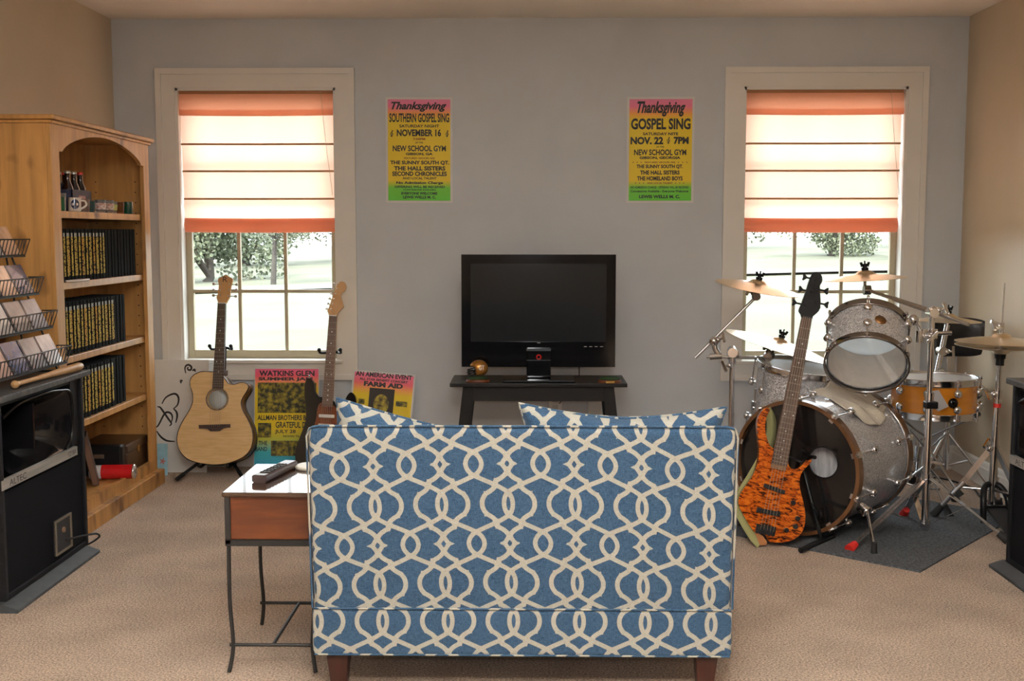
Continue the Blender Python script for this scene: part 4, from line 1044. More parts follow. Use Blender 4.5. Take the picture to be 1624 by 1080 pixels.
def acoustic():
    r = thing('acoustic_guitar', 'pale wood cutaway acoustic guitar on a black stand under the window', 'guitar')
    frame(r, (-1.662, 5.86, .079), (.010, .18, .84), (0, 1, 0))
    f = outline_on((285, 957), (318, 230), .859)
    body = [(285, 957), (240, 952), (200, 943), (160, 925), (130, 893), (116, 850), (120, 805), (140, 760), (168, 715), (185, 675), (185, 635), (175, 603), (174, 575), (190, 552), (225, 538), (270, 540), (303, 548),
            (330, 572), (346, 594), (372, 600), (405, 592), (428, 598), (437, 612), (430, 632), (412, 660), (404, 685), (412, 720), (434, 760), (452, 805), (456, 850), (445, 893), (415, 925), (370, 945), (330, 955)]
    out = smooth2([f(*p) for p in body], 4)
    m = MB(); m.prism(out, 0, .098, smooth=True)
    o = obj('body', m, [SPRUCE], r)
    cx, cz = f(296, 664); R = .051
    cut = MB(); cut.cyl((cx, -.02, cz), (cx, .080, cz), R, n=40)
    apply_cut(o, cut); o.data.materials.clear(); o.data.materials.append(SPRUCE); o.data.materials.append(wood('guitar_side_wood', (.10, .045, .02), (.18, .085, .035), .3))
    for p in o.data.polygons:
        c = p.center
        inh = math.hypot(c.x-cx, c.z-cz) < R+.002
        p.material_index = 1 if (not inh and abs(p.normal.y) < .5) or (not inh and c.y > .05) else 0
    m = MB(); m.lathe([(0, 0), (.0505, 0), (.0505, .001), (0, .001)], (cx, .022, cz), (0, -1, 0), 30); obj('paper_label', m, mat('pale_label', (.50, .56, .60), .6), r)
    m = MB(); m.lathe([(R+.001, .0), (R+.001, .001), (R+.010, .001), (R+.010, 0)], (cx, 0, cz), (0, -1, 0), 40); obj('rosette', m, mat('rosette', (.30, .22, .14), .4, col2=(.10, .07, .05), vscale=60), r)
    n = len(out); m = MB(); m.tube([(x, .001, z) for x, z in out], .0024, 6, closed=True); m.tube([(x, .097, z) for x, z in out], .0024, 6, closed=True); obj('binding', m, BLKG, r)
    # neck, fretboard, headstock
    zn = .859; ze = f(297, 617)[1]; zb = f(300, 545)[1]
    m = MB(); m.prism([(-.0212, zn), (.0212, zn), (.0285, ze), (-.0285, ze)], -.008, -.001); obj('fretboard', m, ROSE, r)
    m = MB(); m.prism([(-.020, zn), (.020, zn), (.027, zb), (-.027, zb)], -.001, .020); m.prism([(-.027, zb+.02), (.027, zb+.02), (.027, zb-.01), (-.027, zb-.01)], .0, .075); obj('neck', m, MAHOG, r, bevel=.007)
    m = MB(); frets(m, zn, .648, 20, .042, .057, ze, -.008); obj('frets', m, FRET, r)
    m = MB(); dots(m, zn, .648, (3, 5, 7, 9, 12, 15), -.0082); obj('fret_markers', m, DOT, r)
    h = lambda x, y: f((330+x/5.4-240)*2.84, (420+y/5.4-400)*2.84)
    hs = [(92, 330), (78, 298), (72, 277), (84, 248), (90, 200), (93, 165), (86, 135), (88, 112), (105, 106), (124, 98), (138, 87), (152, 84), (168, 89), (188, 104), (205, 110), (215, 122), (211, 145), (200, 175), (195, 220), (190, 255), (186, 278), (170, 305), (157, 330)]
    m = MB(); m.prism([h(*p) for p in hs], -.004, .012); obj('headstock', m, MAPLE, r, bevel=.002)
    m = MB(); x_, z_ = h(148, 122); letters(m, 'R', x_-.012, x_+.012, z_-.014, z_+.014, -.0046, bold=.0); obj('maker_mark', m, INK, r)
    m = MB(); m.box((-.022, -.011, zn-.002), (.022, .0, zn+.003)); obj('nut', m, WHITE, r)
    for a, b, s in ((95, 158, -1), (92, 212, -1), (92, 258, -1), (196, 165, 1), (194, 212, 1), (188, 268, 1)):
        x, z = h(a, b); t = MB(); t.cyl((x, .004, z), (x+s*.024, .004, z), .0028, n=8); t.ball((x+s*.030, .004, z), (.009, .005, .008), 12, 8); t.cyl((x-s*.008, -.010, z), (x-s*.008, .004, z), .004, n=10); obj('tuning_peg', t, STEEL, r)
    b = [f(*p) for p in ((215, 778), (356, 778), (357, 794), (345, 794), (325, 797), (308, 808), (268, 808), (255, 797), (232, 794), (217, 794))]
    m = MB(); m.prism(b, -.010, 0); obj('bridge', m, ROSE, r, bevel=.002)
    bx, bz = f(287, 790); m = MB()
    for k in range(6): m.ball((bx+(k-2.5)*.0105, -.011, bz), .003, 8, 6)
    obj('bridge_pins', m, INK, r)
    m = MB(); strings(m, 6, (bx, .0265), bz+.004, -.0125, (0, .018), zn, -.011); obj('strings', m, STRM, r)
acoustic()

TORT = mat('tortoise_plate', (.10, .018, .008), .15, coat=.5, col2=(.22, .055, .015), vscale=22)
def electric():
    r = thing('electric_guitar', 'black double-cutaway electric guitar with dark tortoise plate behind the settee', 'guitar')
    frame(r, (-1.091, 5.882, .078), (.037, .148, .775), (0, 1, 0))
    f = outline_on((514, 732), (528.4, 501), .79)
    body = [(512, 628), (506, 627), (500, 619), (498, 607), (495, 600), (490, 598), (486, 602), (484, 610), (484, 625), (486, 645), (486, 662), (482, 676), (476, 692), (471, 707), (470, 722), (474, 738), (485, 750), (505, 757), (530, 757), (552, 750), (566, 735), (572, 715),
            (570, 698), (563, 684), (559, 670), (560, 655), (564, 640), (563, 628), (557, 621), (551, 625), (546, 635), (540, 642), (534, 642), (529, 634)]
    m = MB(); m.prism(smooth2([f(*p) for p in body], 4), .0, .045, smooth=True); obj('body', m, BLKG, r, bevel=.007, seg=3)
    pg = [(509, 637), (504, 648), (502, 662), (498, 676), (491, 690), (497, 700), (520, 710), (545, 720), (556, 714), (559, 700), (552, 684), (548, 664), (545, 650), (536, 652), (529, 640)]
    m = MB(); m.prism(smooth2([f(*p) for p in pg], 3), -.003, 0); obj('pickguard', m, TORT, r)
    zn = .79; ze = zn-.485
    m = MB(); m.prism([(-.021, zn), (.021, zn), (.028, ze), (-.028, ze)], -.011, -.005); obj('fretboard', m, wood('strat_fretboard', (.07, .025, .012), (.13, .05, .025), .4), r)
    m = MB(); m.prism([(-.020, zn), (.020, zn), (.0275, ze+.01), (-.0275, ze+.01)], -.005, .016); obj('neck', m, MAPLE, r, bevel=.006)
    m = MB(); frets(m, zn, .648, 22, .042, .056, ze, -.011); obj('frets', m, FRET, r)
    m = MB(); dots(m, zn, .648, (3, 5, 7, 9, 12, 15, 17, 19, 21), -.0112); obj('fret_markers', m, DOT, r)
    h = lambda x, y: f(470+x/5.14, 430+y/5.14)
    hs = [(270, 367), (264, 348), (253, 328), (265, 298), (290, 225), (315, 155), (335, 105), (350, 92), (372, 88), (395, 98), (405, 122), (403, 145), (390, 168), (370, 182), (362, 200), (370, 235), (380, 270), (383, 295), (368, 310), (350, 330), (338, 348), (331, 367)]
    m = MB(); m.prism(smooth2([h(*p) for p in hs], 2), -.004, .011); obj('headstock', m, MAPLE, r, bevel=.002)
    m = MB(); m.box((-.021, -.013, zn-.002), (.021, -.004, zn+.003)); obj('nut', m, WHITE, r)
    for k in range(6):
        t = k/5; x, z = h(262+48*t*1.25, 318-205*t); s = MB(); x2, z2 = h(262+48*t*1.25-16, 318-205*t-12)
        s.cyl((x, .004, z), (x2, .004, z2), .0025, n=8); s.ball((x2, .004, z2), (.007, .0045, .006), 10, 8); x3, z3 = h(262+60*t+22, 318-205*t-8); s.cyl((x3, -.012, z3), (x3, -.003, z3), .004, n=10); obj('tuning_peg', s, CHROME, r)
    for z in (.255, .205, .150): obj('pickup', MB().box((-.042, -.010, z-.009), (.042, -.002, z+.009)), WHITE, r, bevel=.004)
    m = MB(); m.box((-.035, -.012, .085), (.035, 0, .115)); obj('bridge', m, CHROME, r, bevel=.002)
    m = MB(); strings(m, 6, (0, .026), .10, -.014, (0, .018), zn, -.014, .0006); obj('strings', m, STRM, r)
    x, z = f(490, 598); m = MB(); m.cyl((x, .022, z-.002), (x, .022, z+.012), .004, n=8); m.ball((x, .022, z+.012), .006, 10, 6); obj('strap_button', m, CHROME, r)
electric()

def quilt_mat():
    m, nt, B, N, L = newmat('quilted_amber'); B.inputs['Roughness'].default_value = .16; B.inputs['Coat Weight'].default_value = .15; B.inputs['Specular IOR Level'].default_value = .35
    tc = N.new('ShaderNodeTexCoord'); mp = N.new('ShaderNodeMapping'); mp.inputs['Scale'].default_value = (28, 10, 78); mp.inputs['Rotation'].default_value = (0, .12, 0); L.new(tc.outputs['Object'], mp.inputs[0])
    n = N.new('ShaderNodeTexNoise'); n.inputs['Scale'].default_value = 1; n.inputs['Detail'].default_value = 3; n.inputs['Distortion'].default_value = 1.3; L.new(mp.outputs[0], n.inputs['Vector'])
    r = N.new('ShaderNodeValToRGB'); e = r.color_ramp.elements; e[0].position = .36; e[1].position = .64; e[0].color = (.028, .006, .002, 1); e[1].color = (.60, .15, .010, 1); q = e.new(.48); q.color = (.38, .065, .005, 1)
    L.new(n.outputs['Fac'], r.inputs[0]); L.new(r.outputs[0], B.inputs['Base Color']); return m
def bass():
    r = thing('bass_guitar', 'amber quilted bass guitar with black headstock leaning before the bass drum', 'guitar')
    frame(r, (.965, 4.60, .028), (.201, .20, .91), (.08, 1, 0))
    f = outline_on((223, 935), (466, -340), .953)
    body = [(250, 936), (232, 905), (205, 893), (172, 888), (142, 850), (103, 785), (80, 735), (84, 690), (105, 650), (150, 585), (180, 520), (192, 470), (194, 410), (186, 330), (184, 265), (198, 220), (222, 190), (243, 184), (255, 196),
            (246, 215), (234, 245), (228, 300), (236, 350), (252, 392), (268, 410), (300, 420), (350, 430), (358, 500), (372, 522), (400, 527), (430, 510), (455, 478), (476, 462), (488, 472), (482, 490), (455, 520), (432, 550), (422, 585), (422, 630), (436, 690), (448, 745), (452, 800), (442, 860), (410, 905), (355, 934), (300, 941)]
    m = MB(); m.prism(smooth2([f(*p) for p in body], 3), 0, .040, smooth=True); obj('body', m, quilt_mat(), r, bevel=.007, seg=3)
    zn = .953; ze = f(305, 505)[1]
    m = MB(); m.prism([(-.0205, zn), (.0205, zn), (.033, ze), (-.033, ze)], -.012, -.005); obj('fretboard', m, wood('bass_fretboard', (.045, .019, .012), (.085, .038, .024), .5), r)
    m = MB(); m.prism([(-.0195, zn), (.0195, zn), (.032, ze-.02), (-.032, ze-.02)], -.005, .020); obj('neck', m, wood('bass_neck', (.15, .07, .03), (.22, .11, .05), .4), r, bevel=.007)
    m = MB(); frets(m, zn, .864, 24, .041, .065, ze, -.012); obj('frets', m, FRET, r)
    m = MB(); dots(m, zn, .864, (3, 5, 7, 9, 15, 17, 19, 21), -.0122, ()); x = [m.cyl((dx, -.0128, zn-.432+.012), (dx, -.0122, zn-.432+.012), .0032, n=10) for dx in (-.018, .018)]; obj('fret_markers', m, DOT, r)
    h = lambda x, y: f((1100+x/3.6-1150)*3.6, (400+y/3.6-600)*3.6)
    hs = [(622, 385), (612, 360), (600, 338), (616, 295), (640, 225), (660, 160), (672, 130), (690, 115), (712, 116), (728, 130), (735, 158), (728, 180), (720, 195), (722, 250), (722, 322), (700, 355), (680, 372), (670, 390)]
    m = MB(); m.prism(smooth2([h(*p) for p in hs], 2), -.006, .012); obj('headstock', m, BLK, r, bevel=.002)
    m = MB(); m.box((-.021, -.015, zn-.003), (.021, -.005, zn+.003)); obj('nut', m, INK, r)
    for a, b, s in ((672, 150, -1), (648, 222, -1), (612, 300, -1), (722, 215, 1), (722, 295, 1)):
        x, z = h(a, b); t = MB(); t.cyl((x-s*.014, .003, z), (x+s*.020, .003, z), .004, n=8); t.prism([(x+s*.018, z-.004), (x+s*.030, z-.015), (x+s*.036, z-.012), (x+s*.034, z), (x+s*.036, z+.012), (x+s*.030, z+.015), (x+s*.018, z+.004)], .0, .006); t.cyl((x-s*.018, -.016, z), (x-s*.018, -.004, z), .006, n=10); obj('tuning_peg', t, BLK, r)
    for pts in (((222, 612), (338, 650), (333, 672), (217, 634)), ((182, 748), (312, 770), (308, 796), (178, 774))):
        m = MB(); m.prism([f(*p) for p in pts], -.012, 0); obj('pickup', m, BLK, r, bevel=.003)
    m = MB(); m.prism([f(*p) for p in ((180, 838), (290, 855), (280, 905), (172, 888))], -.006, 0)
    for k in range(5):
        a, b = f(190+22*k, 850+4*k); c, d = f(182+22*k, 892+4*k); m.box((min(a, c)-.006, -.016, min(b, d)), (max(a, c)+.002, -.006, max(b, d)))
    obj('bridge', m, BLK, r, bevel=.0015)
    for a, b in ((383, 716), (408, 803), (345, 870), (395, 850)):
        x, z = f(a, b); m = MB(); m.cyl((x, -.018, z), (x, 0, z), .009, .010, n=16); obj('control_knob', m, BLK, r)
    bx, bz = f(232, 875); m = MB(); strings(m, 5, (0, .027), bz, -.018, (0, .017), zn, -.016, .0009); obj('strings', m, STRM, r)
    strap = mat('olive_strap', (.30, .30, .13), .85, bump=.3, bscale=250)
    m = MB(); a = f(244, 190); b = f(275, 260); P = [(a[0], .045, a[1]), (b[0]+.002, .060, b[1]), (*((f(262, 400)[0], .075, f(262, 400)[1])),), (f(180, 560)[0], .075, f(180, 560)[1]), (f(90, 700)[0], .055, f(90, 700)[1]), (f(85, 745)[0]-.005, .035, f(85, 745)[1]), (f(118, 830)[0], .02, f(118, 830)[1]), (f(170, 915)[0], .012, f(170, 915)[1]), (f(205, 955)[0], .010, f(205, 955)[1])]
    m.strip(smooth_path(P, 6), .045, (.3, -1, .1)); so = obj('strap', m, strap, r); so.modifiers.new('cloth_thickness', 'SOLIDIFY').thickness = .0025
    m = MB(); P = [f(168, 880), f(215, 905), f(240, 940), (f(236, 955)[0], f(236, 955)[1]), f(200, 960)]; m.prism(P, .004, .012); obj('strap_end_tab', m, mat('strap_leather', (.35, .13, .03), .5), r)
bass()

def guitar_stand(label, x, yf, yb, ztop, xn, feet, cradle):
    """tripod stand: feet on the floor, a leaning upright, a neck yoke and two cradle arms"""
    r = thing('guitar_stand', label, 'guitar stand', (x, (yf+yb)/2, 0))
    hub = V(x, yb-.05, .155)
    for fx_, fy_ in feet:
        p = MB(); p.tube([hub, V(fx_, fy_, .012)], .0085, 10); p.cyl(V(fx_, fy_, .011)-(V(fx_, fy_, .012)-hub).normalized()*.05, V(fx_, fy_, .011), .011, n=12); obj('leg', p, BLK, r, world=True)
    top = V(xn, yb+.075, ztop)
    p = MB(); p.tube([hub-V(0, 0, .05), hub, top], .009, 10); obj('upright', p, BLK, r, world=True)
    p = MB(); p.tube(smooth_path([top+V(-.062, -.075, .015), top+V(-.060, -.05, -.002), top+V(-.03, -.004, -.006), top, top+V(.03, -.004, -.006), top+V(.05, -.05, -.002), top+V(.052, -.075, .015)], 5), .0075, 8); p.ball(top+V(-.062, -.078, .017), .0105, 10, 8); p.ball(top+V(.052, -.078, .017), .0105, 10, 8); obj('neck_yoke', p, BLK, r, world=True)
    for s in (-1, 1):
        p = MB(); c = V(cradle[0]+s*.075, cradle[1], cradle[2]); p.tube(smooth_path([hub-V(0, 0, .06), V(c.x, hub.y-.02, c.z-.02), c+V(0, 0, -.016), c+V(0, -.085, -.018), c+V(0, -.118, -.008)], 5), .008, 8); p.ball(c+V(0, -.120, -.006), .010, 10, 8); obj('cradle_arm', p, BLK, r, world=True)
    return r
guitar_stand('black tripod stand holding the acoustic guitar', -1.66, 5.80, 6.05, .672, -1.664, [(-1.850, 5.806), (-1.515, 5.86), (-1.63, 6.15)], (-1.662, 5.955, .085))
guitar_stand('black tripod stand holding the black electric guitar', -1.09, 5.78, 6.07, .650, -1.078, [(-1.25, 5.80), (-.93, 5.80), (-1.08, 6.16)], (-1.088, 5.945, .075))
def bass_stand():
    r = thing('guitar_stand', 'black A-frame stand propping up the amber bass guitar', 'guitar stand', (1.12, 4.68, 0))
    for pts in (((1.095, 4.515, .014), (1.285, 4.74, .012)), ((.93, 4.70, .012), (1.05, 4.93, .012))):
        p = MB(); p.tube(pts, .012, 10); obj('floor_tube', p, BLK, r, world=True)
    p = MB(); p.tube([(1.215, 4.655, .018), (1.135, 4.70, .34), (1.075, 4.735, .36), (.99, 4.80, .02)], .0085, 8); obj('upright', p, BLK, r, world=True)
    p = MB(); p.tube(smooth_path([(1.175, 4.68, .17), (1.19, 4.58, .13), (1.185, 4.56, .17)], 5), .008, 8); obj('cradle_arm', p, BLK, r, world=True)
    p = MB(); p.tube([(1.135, 4.70, .33), (1.16, 4.66, .37), (1.17, 4.62, .375)], .008, 8); obj('neck_yoke', p, BLK, r, world=True)
bass_stand()

# ------------------------------------------------------------------ drum kit
def sparkle():
    m, nt, B, N, L = newmat('silver_sparkle'); B.inputs['Metallic'].default_value = .35; B.inputs['Roughness'].default_value = .3; B.inputs['Coat Weight'].default_value = .7; B.inputs['Coat Roughness'].default_value = .04
    tc = N.new('ShaderNodeTexCoord'); v = N.new('ShaderNodeTexVoronoi'); v.inputs['Scale'].default_value = 260; L.new(tc.outputs['Object'], v.inputs['Vector'])
    r = N.new('ShaderNodeValToRGB'); e = r.color_ramp.elements; e[0].position = .1; e[1].position = .9; e[0].color = (.35, .35, .375, 1); e[1].color = (.92, .92, .95, 1)
    sp = N.new('ShaderNodeSeparateXYZ'); L.new(v.outputs['Color'], sp.inputs[0]); L.new(sp.outputs[0], r.inputs[0]); L.new(r.outputs[0], B.inputs['Base Color'])
    a = N.new('ShaderNodeVectorMath'); a.operation = 'SUBTRACT'; a.inputs[1].default_value = (.5, .5, .5); L.new(v.outputs['Color'], a.inputs[0])
    s = N.new('ShaderNodeVectorMath'); s.operation = 'SCALE'; s.inputs['Scale'].default_value = .75; L.new(a.outputs[0], s.inputs[0])
    g = N.new('ShaderNodeNewGeometry'); ad = N.new('ShaderNodeVectorMath'); L.new(g.outputs['Normal'], ad.inputs[0]); L.new(s.outputs[0], ad.inputs[1])
    nm = N.new('ShaderNodeVectorMath'); nm.operation = 'NORMALIZE'; L.new(ad.outputs[0], nm.inputs[0]); L.new(nm.outputs[0], B.inputs['Normal']); return m
SPARK = sparkle()
HEADW = mat('white_drumhead', (.70, .70, .68), .35)
def clear_head():
    m, nt, B, N, L = newmat('clear_drumhead'); N.remove(B)
    t = N.new('ShaderNodeBsdfTransparent'); t.inputs[0].default_value = (.88, .9, .92, 1); g = N.new('ShaderNodeBsdfGlossy'); g.inputs['Roughness'].default_value = .05
    f = thin_fresnel(N, L, 1.55); x = N.new('ShaderNodeMixShader')
    L.new(f.outputs[0], x.inputs[0]); L.new(t.outputs[0], x.inputs[1]); L.new(g.outputs[0], x.inputs[2]); L.new(x.outputs[0], N['Material Output'].inputs[0]); return m
HEADC = clear_head()
def lit_head():
    m, nt, B, N, L = newmat('thin_white_drumhead'); N.remove(B)
    d = N.new('ShaderNodeBsdfDiffuse'); d.inputs[0].default_value = (.7, .72, .74, 1); t = N.new('ShaderNodeBsdfTranslucent'); t.inputs[0].default_value = (.86, .95, 1, 1); x = N.new('ShaderNodeMixShader')
    x.inputs[0].default_value = .9; L.new(d.outputs[0], x.inputs[1]); L.new(t.outputs[0], x.inputs[2]); L.new(x.outputs[0], N['Material Output'].inputs[0]); return m
HEADT = lit_head()
WOODH = wood('maple_hoop', (.085, .036, .014), (.15, .068, .028), .25)
ORNG = mat('orange_maple', (.66, .24, .02), .2, coat=.6, var=.08, vscale=6, stretch=(1, 1, 4))
def axes(a):
    a = Vector(a).normalized(); u = V(0, 0, 1) - a*a.z
    if u.length < .2: u = V(0, 1, 0) - a*a.y
    u.normalize(); return a, a.cross(u).normalized(), u
def lug_on(r, c, a, ang, R, z, zh, Rh, claw=False, long=None):
    """a round lug on the shell at height z along a, with a rod to the hoop at zh"""
    A, B_, U_ = axes(a); d = B_*math.cos(ang)+U_*math.sin(ang); m = MB()
    p = c + A*z + d*R
    m.cyl(p, p+d*.012, .008, n=10); m.lathe([(0, 0), (.013, 0), (.018, .004), (.018, .017), (.013, .024), (0, .026)], p+d*.010, d, 16)
    q = p+d*.018; e = c + A*zh + d*(R+.018); m.cyl(q, e, .0035, n=8)
    if claw: s = 1 if zh > z else -1; m.bar(e-A*s*.01, e+A*s*.022, .026, .010, d); m.bar(e+A*s*.018-d*.030, e+A*s*.018+d*.004, .022, .006, A); m.cyl(e+A*s*.02, e+A*s*.034, .006, n=8)
    else: m.cyl(e, e+A*(.012 if zh > z else -.012), .006, n=8); m.bar(e-d*.016, e+d*.004, .012, .007, A)
    obj('lug', m, CHROME, r, world=True)
def bass_drum():
    th = math.radians(40); a = V(math.sin(th), math.cos(th), 0); c = V(1.146, 4.79, .302); R, L = .275, .48
    r = thing('bass_drum', 'big silver sparkle bass drum with black front head behind the amber bass', 'drum', (c.x, c.y, 0)); W = dict(world=True)
    m = MB(); m.lathe([(R, 0), (R, L), (R, L), (R-.008, L), (R-.008, L), (R-.008, 0), (R-.008, 0), (R, 0)], c, a, 72); obj('shell', m, SPARK, r, **W)
    A, B_, U_ = axes(a)
    m = MB(); m.lathe([(R+.002, .0), (R+.014, .0), (R+.014, .0), (R+.014, -.042), (R+.014, -.042), (R-.002, -.042), (R-.002, -.042), (R-.002, -.008)], c, a, 72); obj('front_hoop', m, WOODH, r, **W)
    m = MB(); m.lathe([(R+.002, L), (R+.014, L), (R+.014, L), (R+.014, L+.042), (R+.014, L+.042), (R-.002, L+.042), (R-.002, L+.042), (R-.002, L+.008)], c, a, 72); obj('rear_hoop', m, WOODH, r, **W)
    for z in (-.002, L+.002):
        m = MB(); m.ring(c+a*z, a, R+.006, .005, 60, 8); obj('flesh_ring', m, CHROME, r, **W)
    # front head with a port
    pc = V(0, 0, 0)+B_*(.115)*1+U_*.035; hc = c - a*.012
    if (B_.x < 0): pc = B_*-.115+U_*.035
    m = MB(); n = 64; vs = []; fs = []; rp = .066
    for k in range(n):
        t = 2*PI*k/n; d = B_*math.cos(t)+U_*math.sin(t); vs.append(hc+d*R)
    for k in range(n):
        t = 2*PI*k/n; d = B_*math.cos(t)+U_*math.sin(t); vs.append(hc+pc+d*rp)
    for k in range(n): fs.append((k, (k+1) % n, n+(k+1) % n, n+k))
    m.add(vs, fs); obj('front_head', m, mat('black_drumhead', (.010, .009, .009), .14, coat=.3), r, **W)
    m = MB(); m.ring(hc+pc, a, rp, .003, 40, 6); obj('port_rim', m, BLK, r, **W)
    m = MB(); m.lathe([(0, .05), (R-.01, .05)], c, a, 48); obj('felt_muffle', m, mat('grey_felt', (.36, .36, .38), .9, col2=(.6, .6, .62), vscale=30, stretch=(3, 1, .3)), r, **W)
    m = MB(); m.lathe([(0, L+.012), (R, L+.012)], c, a, 48); obj('batter_head', m, HEADW, r, **W)
    for k in range(10):
        t = 2*PI*(k+.5)/10
        lug_on(r, c, a, t, R, .115, -.02, R+.014, True); lug_on(r, c, a, t, R, L-.115, L+.02, R+.014, True)
    # folding spurs
    for q, foot in ((1, V(1.388, 4.507, 0)), (-1, V(.93, 4.93, 0))):
        base = c + a*.09 + B_*(q if B_.x > 0 else -q)*.235 - U_*.150; m = MB()
        m.cyl(base-V(0, 0, 0), base+(base-c-a*.09).normalized()*.04, .022, n=16); b2 = base+(base-c-a*.09).normalized()*.035
        m.tube([b2+V(0, 0, .015), V(foot.x, foot.y, .03)], .0065, 10); m.bar(b2-V(.02, .02, 0), b2+V(.02, .02, 0), .012, .03)
        s = obj('spur', m, CHROME, r, **W); m = MB(); m.cyl(V(foot.x, foot.y, 0), V(foot.x, foot.y, .05), .014, .011, n=12); obj('rubber_foot', m, RUB, s, world=True)
    return c, a
BC, BA = bass_drum()
INNER = mat('pale_maple_interior', (.75, .66, .58), .5, var=.05)
def small_drum(name, label, c, a, R, L, shell, top, bot, nl, hoopm=CHROME, ph=0, badge=None):
    """c: centre of the lower head; a: towards the upper head"""
    r = thing(name, label, 'drum', tuple(c)); c = Vector(c); A, B_, U_ = axes(a); W = dict(world=True)
    m = MB(); m.lathe([(R, .006), (R, L-.006)], c, a, 64); m.lathe([(R-.006, L-.006), (R-.006, .006)], c, a, 64, mi=1); obj('shell', m, [shell, INNER], r, **W)
    for z, s, nm in ((0, 1, 'lower_hoop'), (L, -1, 'upper_hoop')):
        m = MB(); m.lathe([(R+.003, s*.020), (R+.009, s*.020), (R+.009, s*.016), (R+.0075, 0), (R+.0115, -s*.008), (R+.0115, -s*.011), (R+.002, -s*.011), (R+.002, -s*.003), (R+.002, s*.020)], c+A*z, a, 64); obj(nm, m, hoopm, r, **W)
    for z, mm, nm in ((0, bot, 'lower_head'), (L, top, 'upper_head')):
        m = MB(); m.lathe([(0, 0), (R+.002, 0)], c+A*z, a, 64); obj(nm, m, mm, r, **W)
    for k in range(nl):
        t = 2*PI*k/nl+ph; lug_on(r, c, a, t, R, L*.28, -.004, R); lug_on(r, c, a, t, R, L*.72, L+.004, R)
    if badge is not None:
        d = (B_*math.cos(badge)+U_*math.sin(badge)); m = MB(); m.lathe([(0, 0), (.024, 0), (.024, .0018), (0, .0024)], c+A*L*.52+d*(R-.0004), d, 24)
        obj('badge', m, mat('bronze_badge', (.22, .10, .03), .35, .6), r, **W)
    return r
# rack tom
ta = V(.22, .73, .645).normalized(); tc_ = V(1.398, 4.72, .751)
small_drum('rack_tom', 'silver sparkle rack tom tilted towards the viewer above the bass drum', tc_, ta, .162, .205, SPARK, HEADT, HEADC, 6, mat('dark_chrome', (.30, .28, .27), .15, 1), PI/6, badge=2.05 if axes(ta)[1].x < 0 else 1.25)
m = MB(); tcu = V(1.33, 5.36, 0)
fa = V(.10, -.10, 1).normalized(); fl = V(1.30, 5.42, .655)-fa*.39
small_drum('floor_tom', 'silver sparkle floor tom standing behind the bass drum by the window', fl, fa, .205, .39, SPARK, HEADW, HEADW, 8, CHROME, .3)
ft = [o for o in bpy.data.objects if o.name == 'floor_tom'][0]
for k in range(3):
    t = math.radians(200+120*k); d = V(math.cos(t), math.sin(t), 0); p = fl+fa*.20+d*.225; m = MB()
    m.tube([p+V(0, 0, .09), p, p-V(0, 0, .10), V(p.x+d.x*.02, p.y+d.y*.02, .03)], .006, 8); m.bar(p-V(0, 0, .03), p+V(0, 0, .03), .03, .03, d); m.cyl(p-d*.03, p+d*.02, .010, n=10); m.cyl(p+d*.01+V(0, 0, .0), p+d*.012+V(.03, 0, .02), .005, n=8)
    s = obj('leg', m, CHROME, ft, world=True); m = MB(); m.cyl((p.x+d.x*.02, p.y+d.y*.02, 0), (p.x+d.x*.02, p.y+d.y*.02, .04), .013, .010, n=12); obj('rubber_foot', m, RUB, s, world=True)
# snare
sc_ = V(1.898, 5.33, .449)
sr = small_drum('snare_drum', 'orange wood snare drum with chrome hoops on its stand', sc_, (0, 0, 1), .192, .165, ORNG, HEADW, HEADW, 10, CHROME, .15)
m = MB(); m.lathe([(0, 0), (.022, 0), (.024, .004), (.018, .012), (.010, .016), (0, .016)], (sc_.x+.02, sc_.y-.192, sc_.z+.075), (.1, -1, 0), 20); obj('badge', m, BLKG, sr, world=True)
m = MB(); q = [(1.805, 5.095, .584), (1.833, 5.085, .592), (1.880, 5.085, .517), (1.838, 5.095, .493), (1.802, 5.102, .532)]
m.add([V(*p) for p in q]+[V(p[0], p[1]+.0015, p[2]) for p in q], [(4, 3, 2, 1, 0), (5, 6, 7, 8, 9)]+[(i, (i+1) % 5, 5+(i+1) % 5, 5+i) for i in range(5)])
solo('paper_tag', m, mat('grey_paper', (.50, .49, .50), .8), 'grey paper tag hanging on the orange snare drum', 'tag')
